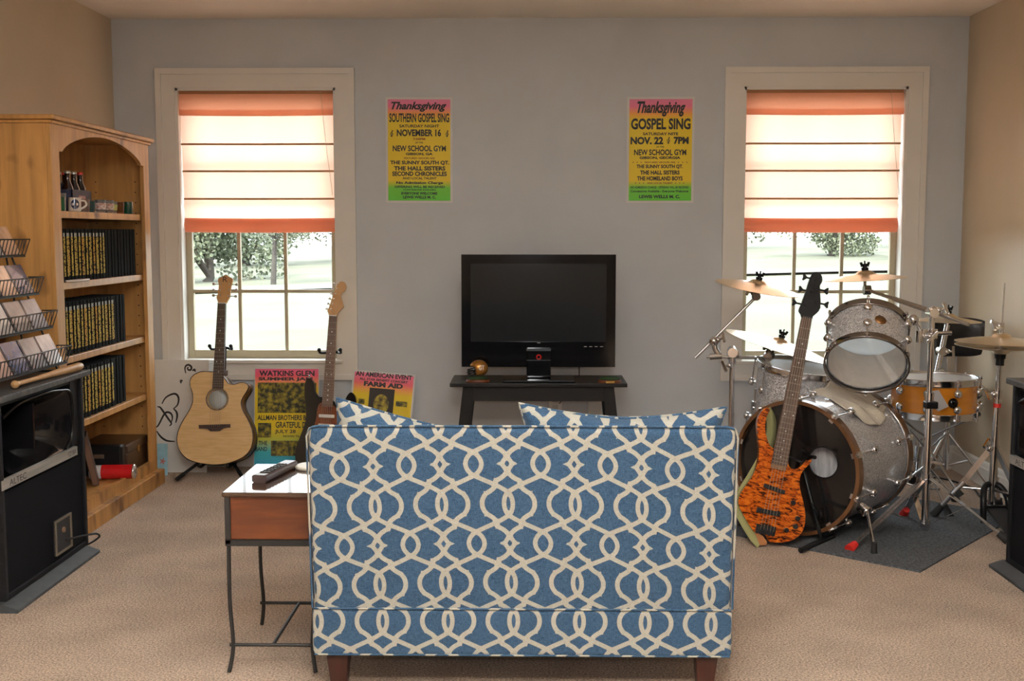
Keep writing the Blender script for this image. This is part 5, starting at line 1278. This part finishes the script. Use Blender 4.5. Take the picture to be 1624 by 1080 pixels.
def snare_stand():
    r = thing('snare_stand', 'chrome basket stand under the orange snare drum', 'drum stand', (sc_.x, sc_.y, 0)); W = dict(world=True); c = V(sc_.x-.02, sc_.y, 0)
    m = MB(); m.tube([c+V(0, 0, .08), c+V(0, 0, .33)], .011, 10); m.cyl(c+V(0, 0, .20), c+V(0, 0, .24), .017, n=14); m.bar(c+V(-.01, -.02, .22), c+V(.05, -.04, .215), .012, .012); obj('post', m, CHROME, r, **W)
    for k, t in enumerate((200, 320, 80)):
        t = math.radians(t); d = V(math.cos(t), math.sin(t), 0); m = MB(); hub = c+V(0, 0, .33); tip = V(sc_.x, sc_.y, .452)+d*.20
        m.tube([hub, hub+d*.08+V(0, 0, .05), tip], .006, 8); m.tube([hub-V(0, 0, .06), hub+d*.10+V(0, 0, .045)], .0045, 8); s = obj('basket_arm', m, CHROME, r, **W)
        m = MB(); m.tube([tip-d*.05-V(0, 0, .012), tip, tip+d*.012+V(0, 0, .02)], .010, 8); obj('rubber_grip', m, RUB, s, **W)
    for t in (30, 160, 280):
        t = math.radians(t); d = V(math.cos(t), math.sin(t), 0); m = MB(); f = c+d*.20+V(0, 0, .018); m.tube([c+V(0, 0, .20), f], .006, 8); m.tube([c+V(0, 0, .085), c+d*.12+V(0, 0, .11)], .0045, 8); s = obj('leg', m, CHROME, r, **W)
        m = MB(); m.cyl(f+V(0, 0, .03)-d*.025, f+d*.012-V(0, 0, .017), .010, .022, n=12); obj('rubber_foot', m, RUB, s, **W)
snare_stand()

# cymbals and their stands
def cymbal_mat():
    m, nt, B, N, L = newmat('bronze_cymbal'); B.inputs['Metallic'].default_value = 1; B.inputs['Roughness'].default_value = .32
    tc = N.new('ShaderNodeTexCoord'); ln = N.new('ShaderNodeVectorMath'); ln.operation = 'LENGTH'; mp = N.new('ShaderNodeMapping'); mp.inputs['Scale'].default_value = (1, 1, 0); L.new(tc.outputs['Object'], mp.inputs[0]); L.new(mp.outputs[0], ln.inputs[0])
    n = N.new('ShaderNodeTexNoise'); n.noise_dimensions = '1D'; n.inputs['Scale'].default_value = 420; L.new(ln.outputs['Value'], n.inputs['W'])
    r = N.new('ShaderNodeValToRGB'); e = r.color_ramp.elements; e[0].color = (.80, .64, .42, 1); e[1].color = (.96, .86, .68, 1); e[0].position = .3; e[1].position = .7
    L.new(n.outputs['Fac'], r.inputs[0]); L.new(r.outputs[0], B.inputs['Base Color'])
    b = N.new('ShaderNodeBump'); b.inputs['Strength'].default_value = .15; b.inputs['Distance'].default_value = .001; L.new(n.outputs['Fac'], b.inputs['Height']); L.new(b.outputs[0], B.inputs['Normal']); return m
CYM = cymbal_mat()
def cymbal(label, c, nrm, R, flip=False):
    m = MB(); s = -1 if flip else 1
    pr = [(.006, .026), (.022, .025), (.036, .017), (.043, .009), (.055, .006), (R*.6, .0), (R, -R*.075)]
    pr = [(a, s*h) for a, h in pr]; lo = [(a, h-.0014) for a, h in pr][::-1]
    m.lathe(pr+[pr[-1]]+lo, (0, 0, 0), (0, 0, 1), 72)
    o = obj('cymbal', m, CYM); frame(o, c, nrm, (0, 1, 0)); tag(o, label, 'cymbal', None); return o
def topper(m, c, nrm, r=None):
    m = MB()
    n = Vector(nrm).normalized(); c = Vector(c)+n*.024
    m.cyl(c, c+n*.014, .016, n=16); m.cyl(c+n*.013, c+n*.030, .010, n=12); a = n.cross(V(0, 1, 0)).normalized(); m.bar(c+n*.024-a*.018, c+n*.024+a*.018, .010, .014, n); m.tube([c, c+n*.044], .0035, 8)
    for s in (-1, 1): m.bar(c+n*.026+a*s*.015, c+n*.038+a*s*.018, .010, .010, a)
    obj('felt_and_wing_nut', m, BLK, r, world=True)
def tripod(r, c, z0, z1, feet, strips=True, red=()):
    W = dict(world=True); c = Vector(c)
    for i, f in enumerate(feet):
        f = Vector((f[0], f[1], .02)); m = MB(); d = (f-V(c.x, c.y, .02)).normalized(); sd = d.cross(V(0, 0, 1))*.010
        for s in (-1, 1): m.bar(c+V(0, 0, z1)+d*.018+sd*s, f+sd*s*.6, .004, .014, sd)
        mid = (c+V(0, 0, z1))*.5+f*.5
        for s in (-1, 1): m.bar(c+V(0, 0, z0)+d*.018+sd*s*.6, mid+sd*s*.6, .003, .012, sd)
        m.cyl(mid-sd*1.6, mid+sd*1.6, .005, n=8)
        lg = obj('leg', m, CHROME, r, **W); m = MB(); e = (f-(c+V(0, 0, z1))).normalized(); m.cyl(f-e*.035, f+e*.012, .015, .021, n=14); obj('rubber_foot', m, REDRUB if i in red else RUB, lg, **W)
    m = MB(); m.cyl(c+V(0, 0, z1-.02), c+V(0, 0, z1+.02), .022, n=16); m.cyl(c+V(0, 0, z0-.015), c+V(0, 0, z0+.015), .020, n=16); obj('leg_collar', m, CHROME, r, **W)
def knob(m, p, d, r=.012):
    d = Vector(d).normalized(); m.cyl(p, Vector(p)+d*.03, .006, n=8); u = d.orthogonal(); m.bar(Vector(p)+d*.03-u*.022, Vector(p)+d*.03+u*.022, .010, .012, d); m.ball(p, r*1.2, 10, 8)
# stand by the window frame: crash on a boom, ride on a side arm
def stand_a():
    r = thing('cymbal_stand', 'chrome cymbal stand with long boom rising behind the settee end', 'cymbal stand', (.980, 5.5, 0)); W = dict(world=True)
    m = MB(); m.tube([(.980, 5.5, .04), (.980, 5.5, .42)], .0145, 12); m.tube([(.980, 5.5, .40), (.980, 5.5, .70)], .0125, 12); m.cyl((.98, 5.5, .66), (.98, 5.5, .69), .018, n=14); obj('pole', m, CHROME, r, **W)
    m = MB(); knob(m, (.965, 5.48, .655), (-1, -.2, -.15)); m.cyl((.975, 5.46, .718), (.985, 5.54, .722), .024, n=16); m.cyl((.955, 5.5, .70), (1.01, 5.5, .705), .018, n=14); obj('pole_clamp', m, CHROME, r, **W)
    m = MB(); m.tube([(.855, 5.5, .695), (1.155, 5.5, .690)], .0075, 10); obj('side_arm', m, STEEL, r, **W)
    m = MB(); m.cyl((.868, 5.49, .695), (.925, 5.49, .700), .016, n=12); m.tube([(.915, 5.49, .70), (.895, 5.49, .735), (.890, 5.49, .765)], .014, 10); m.ball((.888, 5.49, .772), .024, 14, 10); knob(m, (.905, 5.475, .78), (1, -.4, .5)); obj('boom_clamp', m, CHROME, r, **W)
    m = MB(); m.tube([(.800, 5.5, .690), (1.083, 5.5, .980)], .0075, 10); obj('boom', m, STEEL, r, **W)
    m = MB(); m.ball((1.090, 5.5, .988), .022, 14, 10); m.cyl((1.088, 5.475, .988), (1.092, 5.525, .988), .018, n=14); knob(m, (1.075, 5.49, 1.005), (-1, 0, .5)); m.tube([(1.092, 5.5, .995), (1.098, 5.5, 1.04)], .007, 8); topper(m, (1.097, 5.5, 1.045), (.16, -.10, 1), r); obj('cymbal_tilter', m, bpy.data.materials['dark_chrome'], r, **W)
    m = MB(); m.cyl((1.145, 5.47, .695), (1.155, 5.53, .695), .022, n=14); m.ball((1.165, 5.5, .705), .022, 12, 8); knob(m, (1.15, 5.48, .72), (-.3, -.2, 1)); m.tube([(1.165, 5.5, .70), (1.20, 5.5, .76)], .007, 8); m.cyl((1.135, 5.48, .60), (1.135, 5.48, .67), .006, n=8); topper(m, (1.209, 5.5, .765), (.28, -.06, .95), r); obj('side_tilter', m, bpy.data.materials['dark_chrome'], r, **W)
    tripod(r, (.980, 5.5, 0), .12, .32, [(.72, 5.38), (1.00, 5.78), (.98, 5.20)])
stand_a()
cymbal('bronze crash cymbal highest before the window, on the long boom by the bass headstock', (1.097, 5.5, 1.045), (.16, -.10, 1), .205)
cymbal('large tilted ride cymbal just below the boom crash, behind the bass neck', (1.209, 5.5, .765), (.28, -.06, .95), .265)
def stand_c():
    r = thing('cymbal_stand', 'chrome cymbal and tom stand on red-footed tripod legs in front of the snare', 'cymbal stand', (1.716, 4.87, 0)); W = dict(world=True)
    m = MB(); m.tube([(1.716, 4.87, .02), (1.716, 4.87, .60)], .0155, 14); m.tube([(1.716, 4.87, .58), (1.716, 4.87, .95)], .0125, 14); m.cyl((1.716, 4.87, .57), (1.716, 4.87, .61), .020, n=14); obj('pole', m, CHROME, r, **W)
    m = MB(); m.ball((1.722, 4.87, .960), .022, 12, 8); m.cyl((1.716, 4.84, .955), (1.716, 4.90, .955), .020, n=14); knob(m, (1.74, 4.86, .965), (1, -.2, .3)); obj('boom_clamp', m, CHROME, r, **W)
    m = MB(); m.tube([(1.835, 4.77, .912), (1.535, 5.185, 1.035)], .008, 10); m.tube([(1.700, 4.885, .965), (1.60, 5.03, 1.005)], .011, 10); obj('boom', m, STEEL, r, **W)
    m = MB(); m.cyl((1.515, 5.19, 1.035), (1.545, 5.19, 1.035), .022, n=16); m.tube([(1.523, 5.2, 1.035), (1.523, 5.2, 1.11)], .007, 8); topper(m, (1.523, 5.2, 1.100), (-.06, 0, 1), r); obj('cymbal_tilter', m, bpy.data.materials['dark_chrome'], r, **W)
    m = MB(); m.tube([(1.66, 4.865, .865), (1.80, 4.87, .868)], .009, 10); m.cyl((1.68, 4.86, .85), (1.68, 4.86, .885), .018, n=12); m.cyl((1.716, 4.86, .845), (1.716, 4.86, .885), .022, n=14); knob(m, (1.70, 4.84, .855), (0, -1, 0)); m.tube([(1.67, 4.86, .865), (1.655, 4.855, .90), (1.63, 4.85, .925), (1.60, 4.86, .925)], .008, 8); m.ball((1.628, 4.845, .925), .024, 12, 8); m.cyl((1.655, 4.84, .83), (1.655, 4.84, .88), .016, n=12); obj('tom_arm', m, CHROME, r, **W)
    m = MB(); m.bar((1.690, 4.85, .56), (1.742, 4.85, .56), .045, .03); obj('height_clamp', m, BLK, r, bevel=.004, **W)
    tripod(r, (1.716, 4.87, 0), .035, .235, [(1.300, 4.530), (1.990, 4.685), (1.708, 5.115)], red=(0, 2))
stand_c()
cymbal('level crash cymbal right above the rack tom', (1.523, 5.2, 1.100), (-.06, .0, 1), .182)
def stand_d():
    r = thing('cymbal_stand', 'slim straight chrome stand holding the little splash cymbal behind the snare', 'cymbal stand', (1.93, 5.60, 0)); W = dict(world=True)
    m = MB(); m.tube([(1.930, 5.600, .03), (2.000, 5.600, 0.574)], .011, 12); m.tube([(1.997, 5.600, 0.554), (2.050, 5.600, 0.844)], .0135, 12); m.tube([(2.050, 5.600, 0.834), (2.052, 5.600, 0.885)], .006, 8); obj('pole', m, CHROME, r, **W)
    m = MB(); m.cyl((2.029, 5.584, 0.714), (2.029, 5.631, 0.714), .022, n=14); knob(m, (2.048, 5.590, 0.714), (1, -.3, 0)); topper(m, (2.052, 5.600, 0.875), (.0, 0, 1), r); obj('tilter', m, CHROME, r, **W)
    m = MB(); m.bar((1.919, 5.600, 0.600), (2.043, 5.600, 0.611), .03, .02); m.ball((2.027, 5.600, 0.611), .02, 12, 8); obj('side_bracket', m, CHROME, r, bevel=.004, **W)
    tripod(r, (1.937, 5.600, 0), .10, .26, [(1.74, 5.72), (2.10, 5.50), (1.98, 5.82)])
stand_d()
cymbal('little splash cymbal in front of the black backrest', (2.052, 5.600, 0.875), (0.02, 0, 1), .156)
def hihat():
    hx, hy = 2.085, 5.03
    r = thing('hi_hat_stand', 'chrome hi-hat stand with black pedal beside the loudspeaker at the room side', 'hi-hat stand', (hx, hy, 0)); W = dict(world=True); T = lambda z: (hx-.028*(1-z/1.07)*.8, hy, z)
    m = MB(); m.tube([T(.06), T(.50)], .0155, 14); m.tube([T(.48), T(.74)], .0115, 14); m.tube([T(.74), T(1.075)], .0038, 8); obj('pole', m, CHROME, r, **W)
    m = MB(); m.cyl(T(.56), T(.60), .019, n=14); knob(m, (T(.58)[0]-.02, hy-.01, .58), (-1, -.2, .1)); m.cyl(T(.50), T(.55), .015, n=14); obj('height_clamp', m, CHROME, r, **W)
    m = MB(); m.cyl(T(.522), T(.540), .0165, n=14); obj('red_ring', m, REDRUB, r, **W)
    m = MB(); m.cyl(T(.74), T(.785), .022, .028, n=16); m.cyl(T(.71), T(.745), .018, n=14); obj('seat_cup', m, BLK, r, **W)
    m = MB(); m.cyl(T(.835), T(.850), .014, n=14); m.cyl(T(.85), T(.90), .009, n=12); knob(m, (T(.885)[0]-.012, hy, .885), (-1, -.2, .2)); m.bar((T(.9)[0]-.05, hy, .905), (T(.9)[0]-.01, hy, .893), .012, .012); obj('clutch', m, CHROME, r, **W)
    m = MB(); hub = V(T(.33)[0], hy, .33); m.cyl(hub-V(0, 0, .02), hub+V(0, 0, .02), .022, n=14); knob(m, hub+V(-.03, -.02, .01), (-.6, -.2, 1)); obj('leg_collar', m, CHROME, r, **W)
    for f in ((1.845, 5.115), (2.20, 5.27), (2.17, 4.80)):
        f = V(f[0], f[1], .02); m = MB(); d = (f-V(hx, hy, .02)).normalized(); m.bar(hub+d*.02, hub*.4+f*.6, .012, .024); m.tube([hub*.5+f*.5, f], .0105, 10); low = V(T(.13)[0], hy, .15); m.tube([low, hub*.42+V(f.x, f.y, .02)*.58], .006, 8)
        s = obj('leg', m, CHROME, r, **W); m = MB(); e = (f-hub).normalized(); m.cyl(f-e*.05, f+e*.012, .016, .020, n=12); obj('rubber_foot', m, RUB, s, **W)
    m = MB(); x = T(.1)[0]; m.tube(smooth_path([(x-.055, hy-.06, .015), (x-.055, hy-.05, .11), (x-.035, hy-.01, .165), (x, hy, .175), (x+.035, hy-.01, .165), (x+.055, hy-.05, .11), (x+.055, hy-.06, .015)], 5), .014, 10); m.bar((x-.055, hy-.05, .085), (x+.055, hy-.05, .085), .02, .012); obj('pedal_yoke', m, BLK, r, **W)
    m = MB(); m.add([(x-.045, hy-.30, .012), (x+.045, hy-.30, .012), (x+.04, hy-.03, .075), (x-.04, hy-.03, .075), (x-.045, hy-.30, .024), (x+.045, hy-.30, .024), (x+.04, hy-.03, .087), (x-.04, hy-.03, .087)], [(3, 2, 1, 0), (4, 5, 6, 7), (0, 1, 5, 4), (1, 2, 6, 5), (2, 3, 7, 6), (3, 0, 4, 7)]); m.box((x-.05, hy-.34, .004), (x+.05, hy-.29, .022)); m.tube([(x, hy-.05, .085), (x, hy, .20)], .003, 6); obj('footboard', m, BLKM, r, **W)
    return T
HT = hihat()
cymbal('lower hi-hat cymbal turned bell-down on the hi-hat stand', (HT(.786)[0], 5.03, .786), (0, 0, 1), .192, True)
cymbal('upper hi-hat cymbal under the chrome clutch', (HT(.826)[0], 5.03, .828), (.02, 0, 1), .194)
def throne():
    x, y = 2.14, 5.80
    r = thing('drum_throne', 'black drum throne with a curved backrest in the room corner', 'drum throne', (x, y, 0)); W = dict(world=True)
    m = MB(); m.lathe([(0, 0), (.14, 0), (.155, .015), (.16, .045), (.15, .07), (.13, .078), (0, .075)], (x, y-.02, .46), n=40); obj('seat', m, mat('black_vinyl', (.014, .014, .016), .38, bump=.1, bscale=90), r, **W)
    m = MB(); vs = []; fs = []; n, k = 24, 14; cx, cz = 2.175, .764
    for s in (0, 1):
        for i in range(n+1):
            for j in range(k+1):
                a = -1+2*i/n; b = -1+2*j/k; w = .128; h = .100; e = (abs(a)**5+abs(b)**4)
                xx = a*w*(1-.10*max(0, -b)**2); yy = .045*a*a - (s*2-1)*.022*max(0, 1-e)**.5*-1
                vs.append((cx+xx, 5.82+.045*a*a*-1+(.024 if s else -.024)*max(0, 1-e)**.5, cz+b*h*(1-.15*abs(a)**4)))
    for s in (0, 1):
        o0 = s*(n+1)*(k+1)
        for i in range(n):
            for j in range(k):
                q = o0+i*(k+1)+j; f = (q, q+k+1, q+k+2, q+1); fs.append(f if not s else f[::-1])
    m.add(vs, fs, True); obj('backrest', m, bpy.data.materials['black_vinyl'], r, **W)
    m = MB()
    for dx in (-.012, .012): m.tube([(2.165+dx, 5.85, .72), (2.165+dx, 5.85, .55), (2.15+dx, 5.84, .44), (x+.02+dx, y, .43)], .008, 8)
    m.bar((2.165, 5.845, .54), (2.165, 5.845, .68), .04, .008, (0, 1, 0)); obj('back_bracket', m, CHROME, r, **W)
    m = MB(); m.tube([(x, y, .08), (x, y, .46)], .015, 12); obj('post', m, CHROME, r, **W)
    for t in (90, 210, 330):
        t = math.radians(t); d = V(math.cos(t), math.sin(t), 0); m = MB(); m.tube([V(x, y, .28), V(x, y, .02)+d*.21], .008, 8); m.tube([V(x, y, .1), V(x, y, .14)+d*.12], .006, 8); s = obj('leg', m, CHROME, r, **W); m = MB(); m.cyl(V(x, y, .03)+d*.20, V(x, y, 0)+d*.22, .013, .018, n=10); obj('rubber_foot', m, RUB, s, **W)
throne()
# kick pedal behind the bass drum
def kick():
    e = BC + BA*.60; p = V(e.x, e.y, 0); A, B_, U_ = axes(BA)
    r = thing('kick_pedal', 'chrome and black kick pedal at the rear of the bass drum', 'pedal', tuple(p)); W = dict(world=True)
    m = MB(); m.box((-.045, 0, .0), (.045, .30, .012)); M = Matrix.Translation(p)@Matrix.Rotation(-math.radians(40), 4, 'Z'); m.v = [M@q for q in m.v]; obj('base_plate', m, STEEL, r, bevel=.003, **W)
    m = MB(); m.add([(-.035, .02, .09), (.035, .02, .09), (.04, .28, .016), (-.04, .28, .016), (-.035, .02, .10), (.035, .02, .10), (.04, .28, .026), (-.04, .28, .026)], [(3, 2, 1, 0), (4, 5, 6, 7), (0, 1, 5, 4), (1, 2, 6, 5), (2, 3, 7, 6), (3, 0, 4, 7)]); m.v = [M@q for q in m.v]; obj('footboard', m, BLKM, r, **W)
    m = MB(); m.tube([(-.06, .01, .01), (-.06, .01, .19)], .009, 8); m.tube([(.06, .01, .01), (.06, .01, .19)], .009, 8); m.tube([(-.065, .01, .185), (.065, .01, .185)], .007, 8); m.v = [M@q for q in m.v]; obj('pedal_frame', m, CHROME, r, **W)
    m = MB(); m.tube([(0, .01, .185), (0, .06, .30)], .004, 8); m.ball((0, .06, .31), (.025, .02, .025), 12, 8); m.v = [M@q for q in m.v]; obj('beater', m, BLK, r, **W)
kick()
# cloth on the bass drum
def towel():
    A, B_, U_ = axes(BA); m = MB(); vs = []; fs = []; nu, nv = 40, 34; sgn = 1 if B_.x > 0 else -1
    for i in range(nu+1):
        for j in range(nv+1):
            u = i/nu; v = j/nv; z = .17+.29*v + .03*math.sin(5*u+1); t = math.radians(90-(-12+58*u+8*math.sin(4*v)))
            fold = .012*math.sin(9*u+5*v)*math.sin(4*v+2*u)+.010*math.sin(17*v-3*u); k = .275+.008+max(-.004, fold)+.03*max(0, math.sin(PI*v)*(1-u)**2)
            vs.append(BC + BA*z + (B_*sgn*math.cos(t)+U_*math.sin(t))*k)
    for i in range(nu):
        for j in range(nv): q = i*(nv+1)+j; fs.append((q, q+1, q+nv+2, q+nv+1))
    m.add(vs, fs, True); o = solo('cloth', m, mat('cream_towel', (.66, .60, .50), .95, bump=.4, bscale=180), 'rumpled cream cloth draped on top of the bass drum below the rack tom', 'cloth'); o.modifiers.new('cloth_thickness', 'SOLIDIFY').thickness = .003
towel()
# drum rug
def rug():
    a = V(.497, .583, 0).normalized(); b = V(-a.y, a.x, 0); o = V(1.490, 4.262, 0); m = MB(); n = 60; vs = []; fs = []; Lx, Ly = 1.15, 1.05
    for i in range(n+1):
        for j in range(n+1):
            p = o + a*(Lx*i/n) + b*(Ly*j/n); u = j/n; z = .007+.012*math.exp(-((u-.30)/.035)**2)*max(0, 1-abs(i/n-.30)*1.6) + .004*math.exp(-((u-.38)/.03)**2); vs.append((p.x, p.y, z))
    for i in range(n):
        for j in range(n): q = i*(n+1)+j; fs.append((q, q+n+1, q+n+2, q+1))
    m.add(vs, fs, True); k = len(vs)
    rim = [i*(n+1) for i in range(n+1)] + [n*(n+1)+j for j in range(1, n+1)] + [i*(n+1)+n for i in range(n-1, -1, -1)] + [j for j in range(n-1, 0, -1)]
    m.add([vs[i] for i in rim]+[(vs[i][0], vs[i][1], 0) for i in rim], [(i, i+len(rim), (i+1) % len(rim)+len(rim), (i+1) % len(rim)) for i in range(len(rim))])
    solo('drum_rug', m, mat('charcoal_rug', (.040, .044, .050), .95, col2=(.125, .133, .147), vscale=110, bump=.6, bscale=300), 'charcoal grey rug lying askew under the drum kit', 'rug')
rug()
m = MB(); m.tube(smooth_path([(1.93, 6.16, .006), (2.10, 6.10, .006), (2.05, 5.98, .006), (2.17, 5.92, .006), (2.24, 5.70, .006), (2.20, 5.45, .006), (2.26, 5.25, .006)], 8), .005, 8); solo('floor_cable', m, BLKM, 'thin black cable snaking over the carpet in the corner behind the drums', 'cable')

# ------------------------------------------------------------------ unseen ceiling lamp, added to fill the room with warm light
r = thing('added_ceiling_lamp', 'added unseen ceiling lamp, round and white, filling the room from behind the camera', 'lamp', (.1, .6, 2.44))
m = MB(); m.lathe([(0, 0), (.20, 0), (.20, -.03), (0, -.03)], (0, 0, 0), n=40); obj('ceiling_plate', m, WHITE, r)
m = MB(); m.lathe([(.195, -.03), (.185, -.06), (.13, -.085), (0, -.095)], (0, 0, 0), n=40); g = mat('opal_glass', (.8, .75, .65), .4); B = g.node_tree.nodes['Principled BSDF']; B.inputs['Emission Color'].default_value = (1, .8, .58, 1); B.inputs['Emission Strength'].default_value = 14; obj('glass_dome', m, g, r)

# ------------------------------------------------------------------ outdoors
GRASS = mat('summer_lawn', (.066, .070, .042), 1, col2=(.094, .096, .062), vscale=.35, detail=8)
m = MB(); n = 40; vs = []; fs = []
for i in range(n+1):
    for j in range(n+1):
        x = -70+140*i/n; y = D+TH+.02+(j/n)**2*110; vs.append((x, y, -.55 + .010*max(0, y-12) - .00004*(x*x)*0 + .5*math.sin(x*.07)*min(1, (y-6)/40)))
for i in range(n):
    for j in range(n): q = i*(n+1)+j; fs.append((q, q+n+1, q+n+2, q+1))
m.add(vs, fs, True); o = obj('ground_lawn', m, GRASS); o['kind'] = 'structure'
m = MB(); P = [(-30 + 60*t, 30+9*math.sin(t*2.2), 0) for t in np.linspace(0, 1, 30)]; P = [(x, y, -.55+.010*(y-12)+.06+.5*math.sin(x*.07)*min(1, (y-6)/40)) for x, y, _ in P]
m.strip(P, 3.2, (0, 0, 1)); o = obj('gravel_drive', m, mat('pale_gravel', (.11, .105, .095), 1, var=.1, vscale=3)); o['kind'] = 'structure'
LEAFS = [mat('hazed_leaf_mid_green', (.096, .112, .066), .8, col2=(.116, .131, .080), vscale=2), mat('hazed_leaf_pale_green', (.112, .124, .084), .8, col2=(.132, .142, .100), vscale=2), mat('hazed_leaf_deep_green', (.088, .106, .062), .8, col2=(.106, .122, .076), vscale=2)]  # outdoor haze and flare put into the leaf colours, paled and greyed
BARK = mat('grey_bark', (.045, .038, .032), .9, var=.2, vscale=6)
def tree(x, y, h, w, mi, label, trunk=.25, n=9000, shape=1.0, name='tree'):
    gz = -.55+.010*max(0, y-12)+.5*math.sin(x*.07)*min(1, (y-6)/40)-.05
    r = thing(name, label, 'tree' if name == 'tree' else 'bush', (x, y, gz), group=None)
    rg = np.random.default_rng(int(abs(x)*100+y*7))
    nb = 14; bl = []
    for k in range(nb):
        a = rg.uniform(0, 2*PI); q = rg.uniform(0, 1)**.5*w*.34; zz = h*(trunk+(1-trunk)*rg.uniform(.12, .85)); bl.append((q*math.cos(a), q*math.sin(a), zz, w*rg.uniform(.16, .27)))
    P = np.zeros((n, 3))
    for k in range(n):
        b = bl[k % nb]; d = rg.normal(size=3); d /= np.linalg.norm(d); P[k] = np.array(b[:3])+d*b[3]*rg.uniform(.55, 1.05)*np.array([1, 1, .85*shape])
    s = w*.015
    U1 = rg.normal(size=(n, 3)); U1 /= np.linalg.norm(U1, axis=1, keepdims=True); U2 = np.cross(U1, rg.normal(size=(n, 3))); U2 /= np.linalg.norm(U2, axis=1, keepdims=True)
    vs = np.stack([P-U1*s, P+U2*s*.7, P+U1*s, P-U2*s*.7], 1).reshape(-1, 3); fs = np.arange(n*4).reshape(-1, 4)
    m = MB(); m.v = [Vector(v) for v in vs]; m.f = fs.tolist(); m.sm = [False]*n; m.mi = [0]*n; obj('foliage', m, LEAFS[mi], r)
    m = MB(); m.tube([(0, 0, 0), (.02*h, 0, h*trunk), (0, .01*h, h*.75)], [w*.035, w*.028, w*.012], 8)
    for k in range(5):
        b = bl[k]; m.tube([(.02*h, 0, h*trunk), (b[0]*.5, b[1]*.5, (h*trunk+b[2])*.5), b[:3]], [w*.018, w*.012, w*.006], 6)
    obj('trunk', m, BARK, r)
# seen through the window beside the bookcase, then the drum kit window
tree(-12.6, 44, 6.6, 6.2, 0, 'full green tree nearest the bookcase, through the guitar window', .03)
tree(-9.1, 40, 4.0, 3.0, 1, 'slender young tree with bare trunk alone on the lawn, through the guitar window', .40, 5000)
tree(-15.8, 62, 8.5, 8.5, 2, 'deep green far tree at the bookcase end, through the guitar window', 0.02)
tree(-10.6, 68, 7.8, 8.0, 1, 'pale far tree behind the slender young tree, through the guitar window', 0.02)
tree(-6.5, 80, 6.5, 8.0, 1, 'low pale tree clump near the electric guitar headstock, through the guitar window', .05)
tree(13.6, 52, 5.0, 5.6, 0, 'full green tree between the bass headstock and boom crash, through the drum window', .02)
tree(16.6, 47, 5.0, 4.4, 2, 'deep green tree above the rack tom, through the drum window', .02)
tree(11.0, 66, 6.8, 8.5, 1, 'pale far tree behind the boom crash, through the drum window', .02)
tree(22.5, 66, 8.0, 8.5, 1, 'pale far tree at the room corner end, through the drum window', .02)
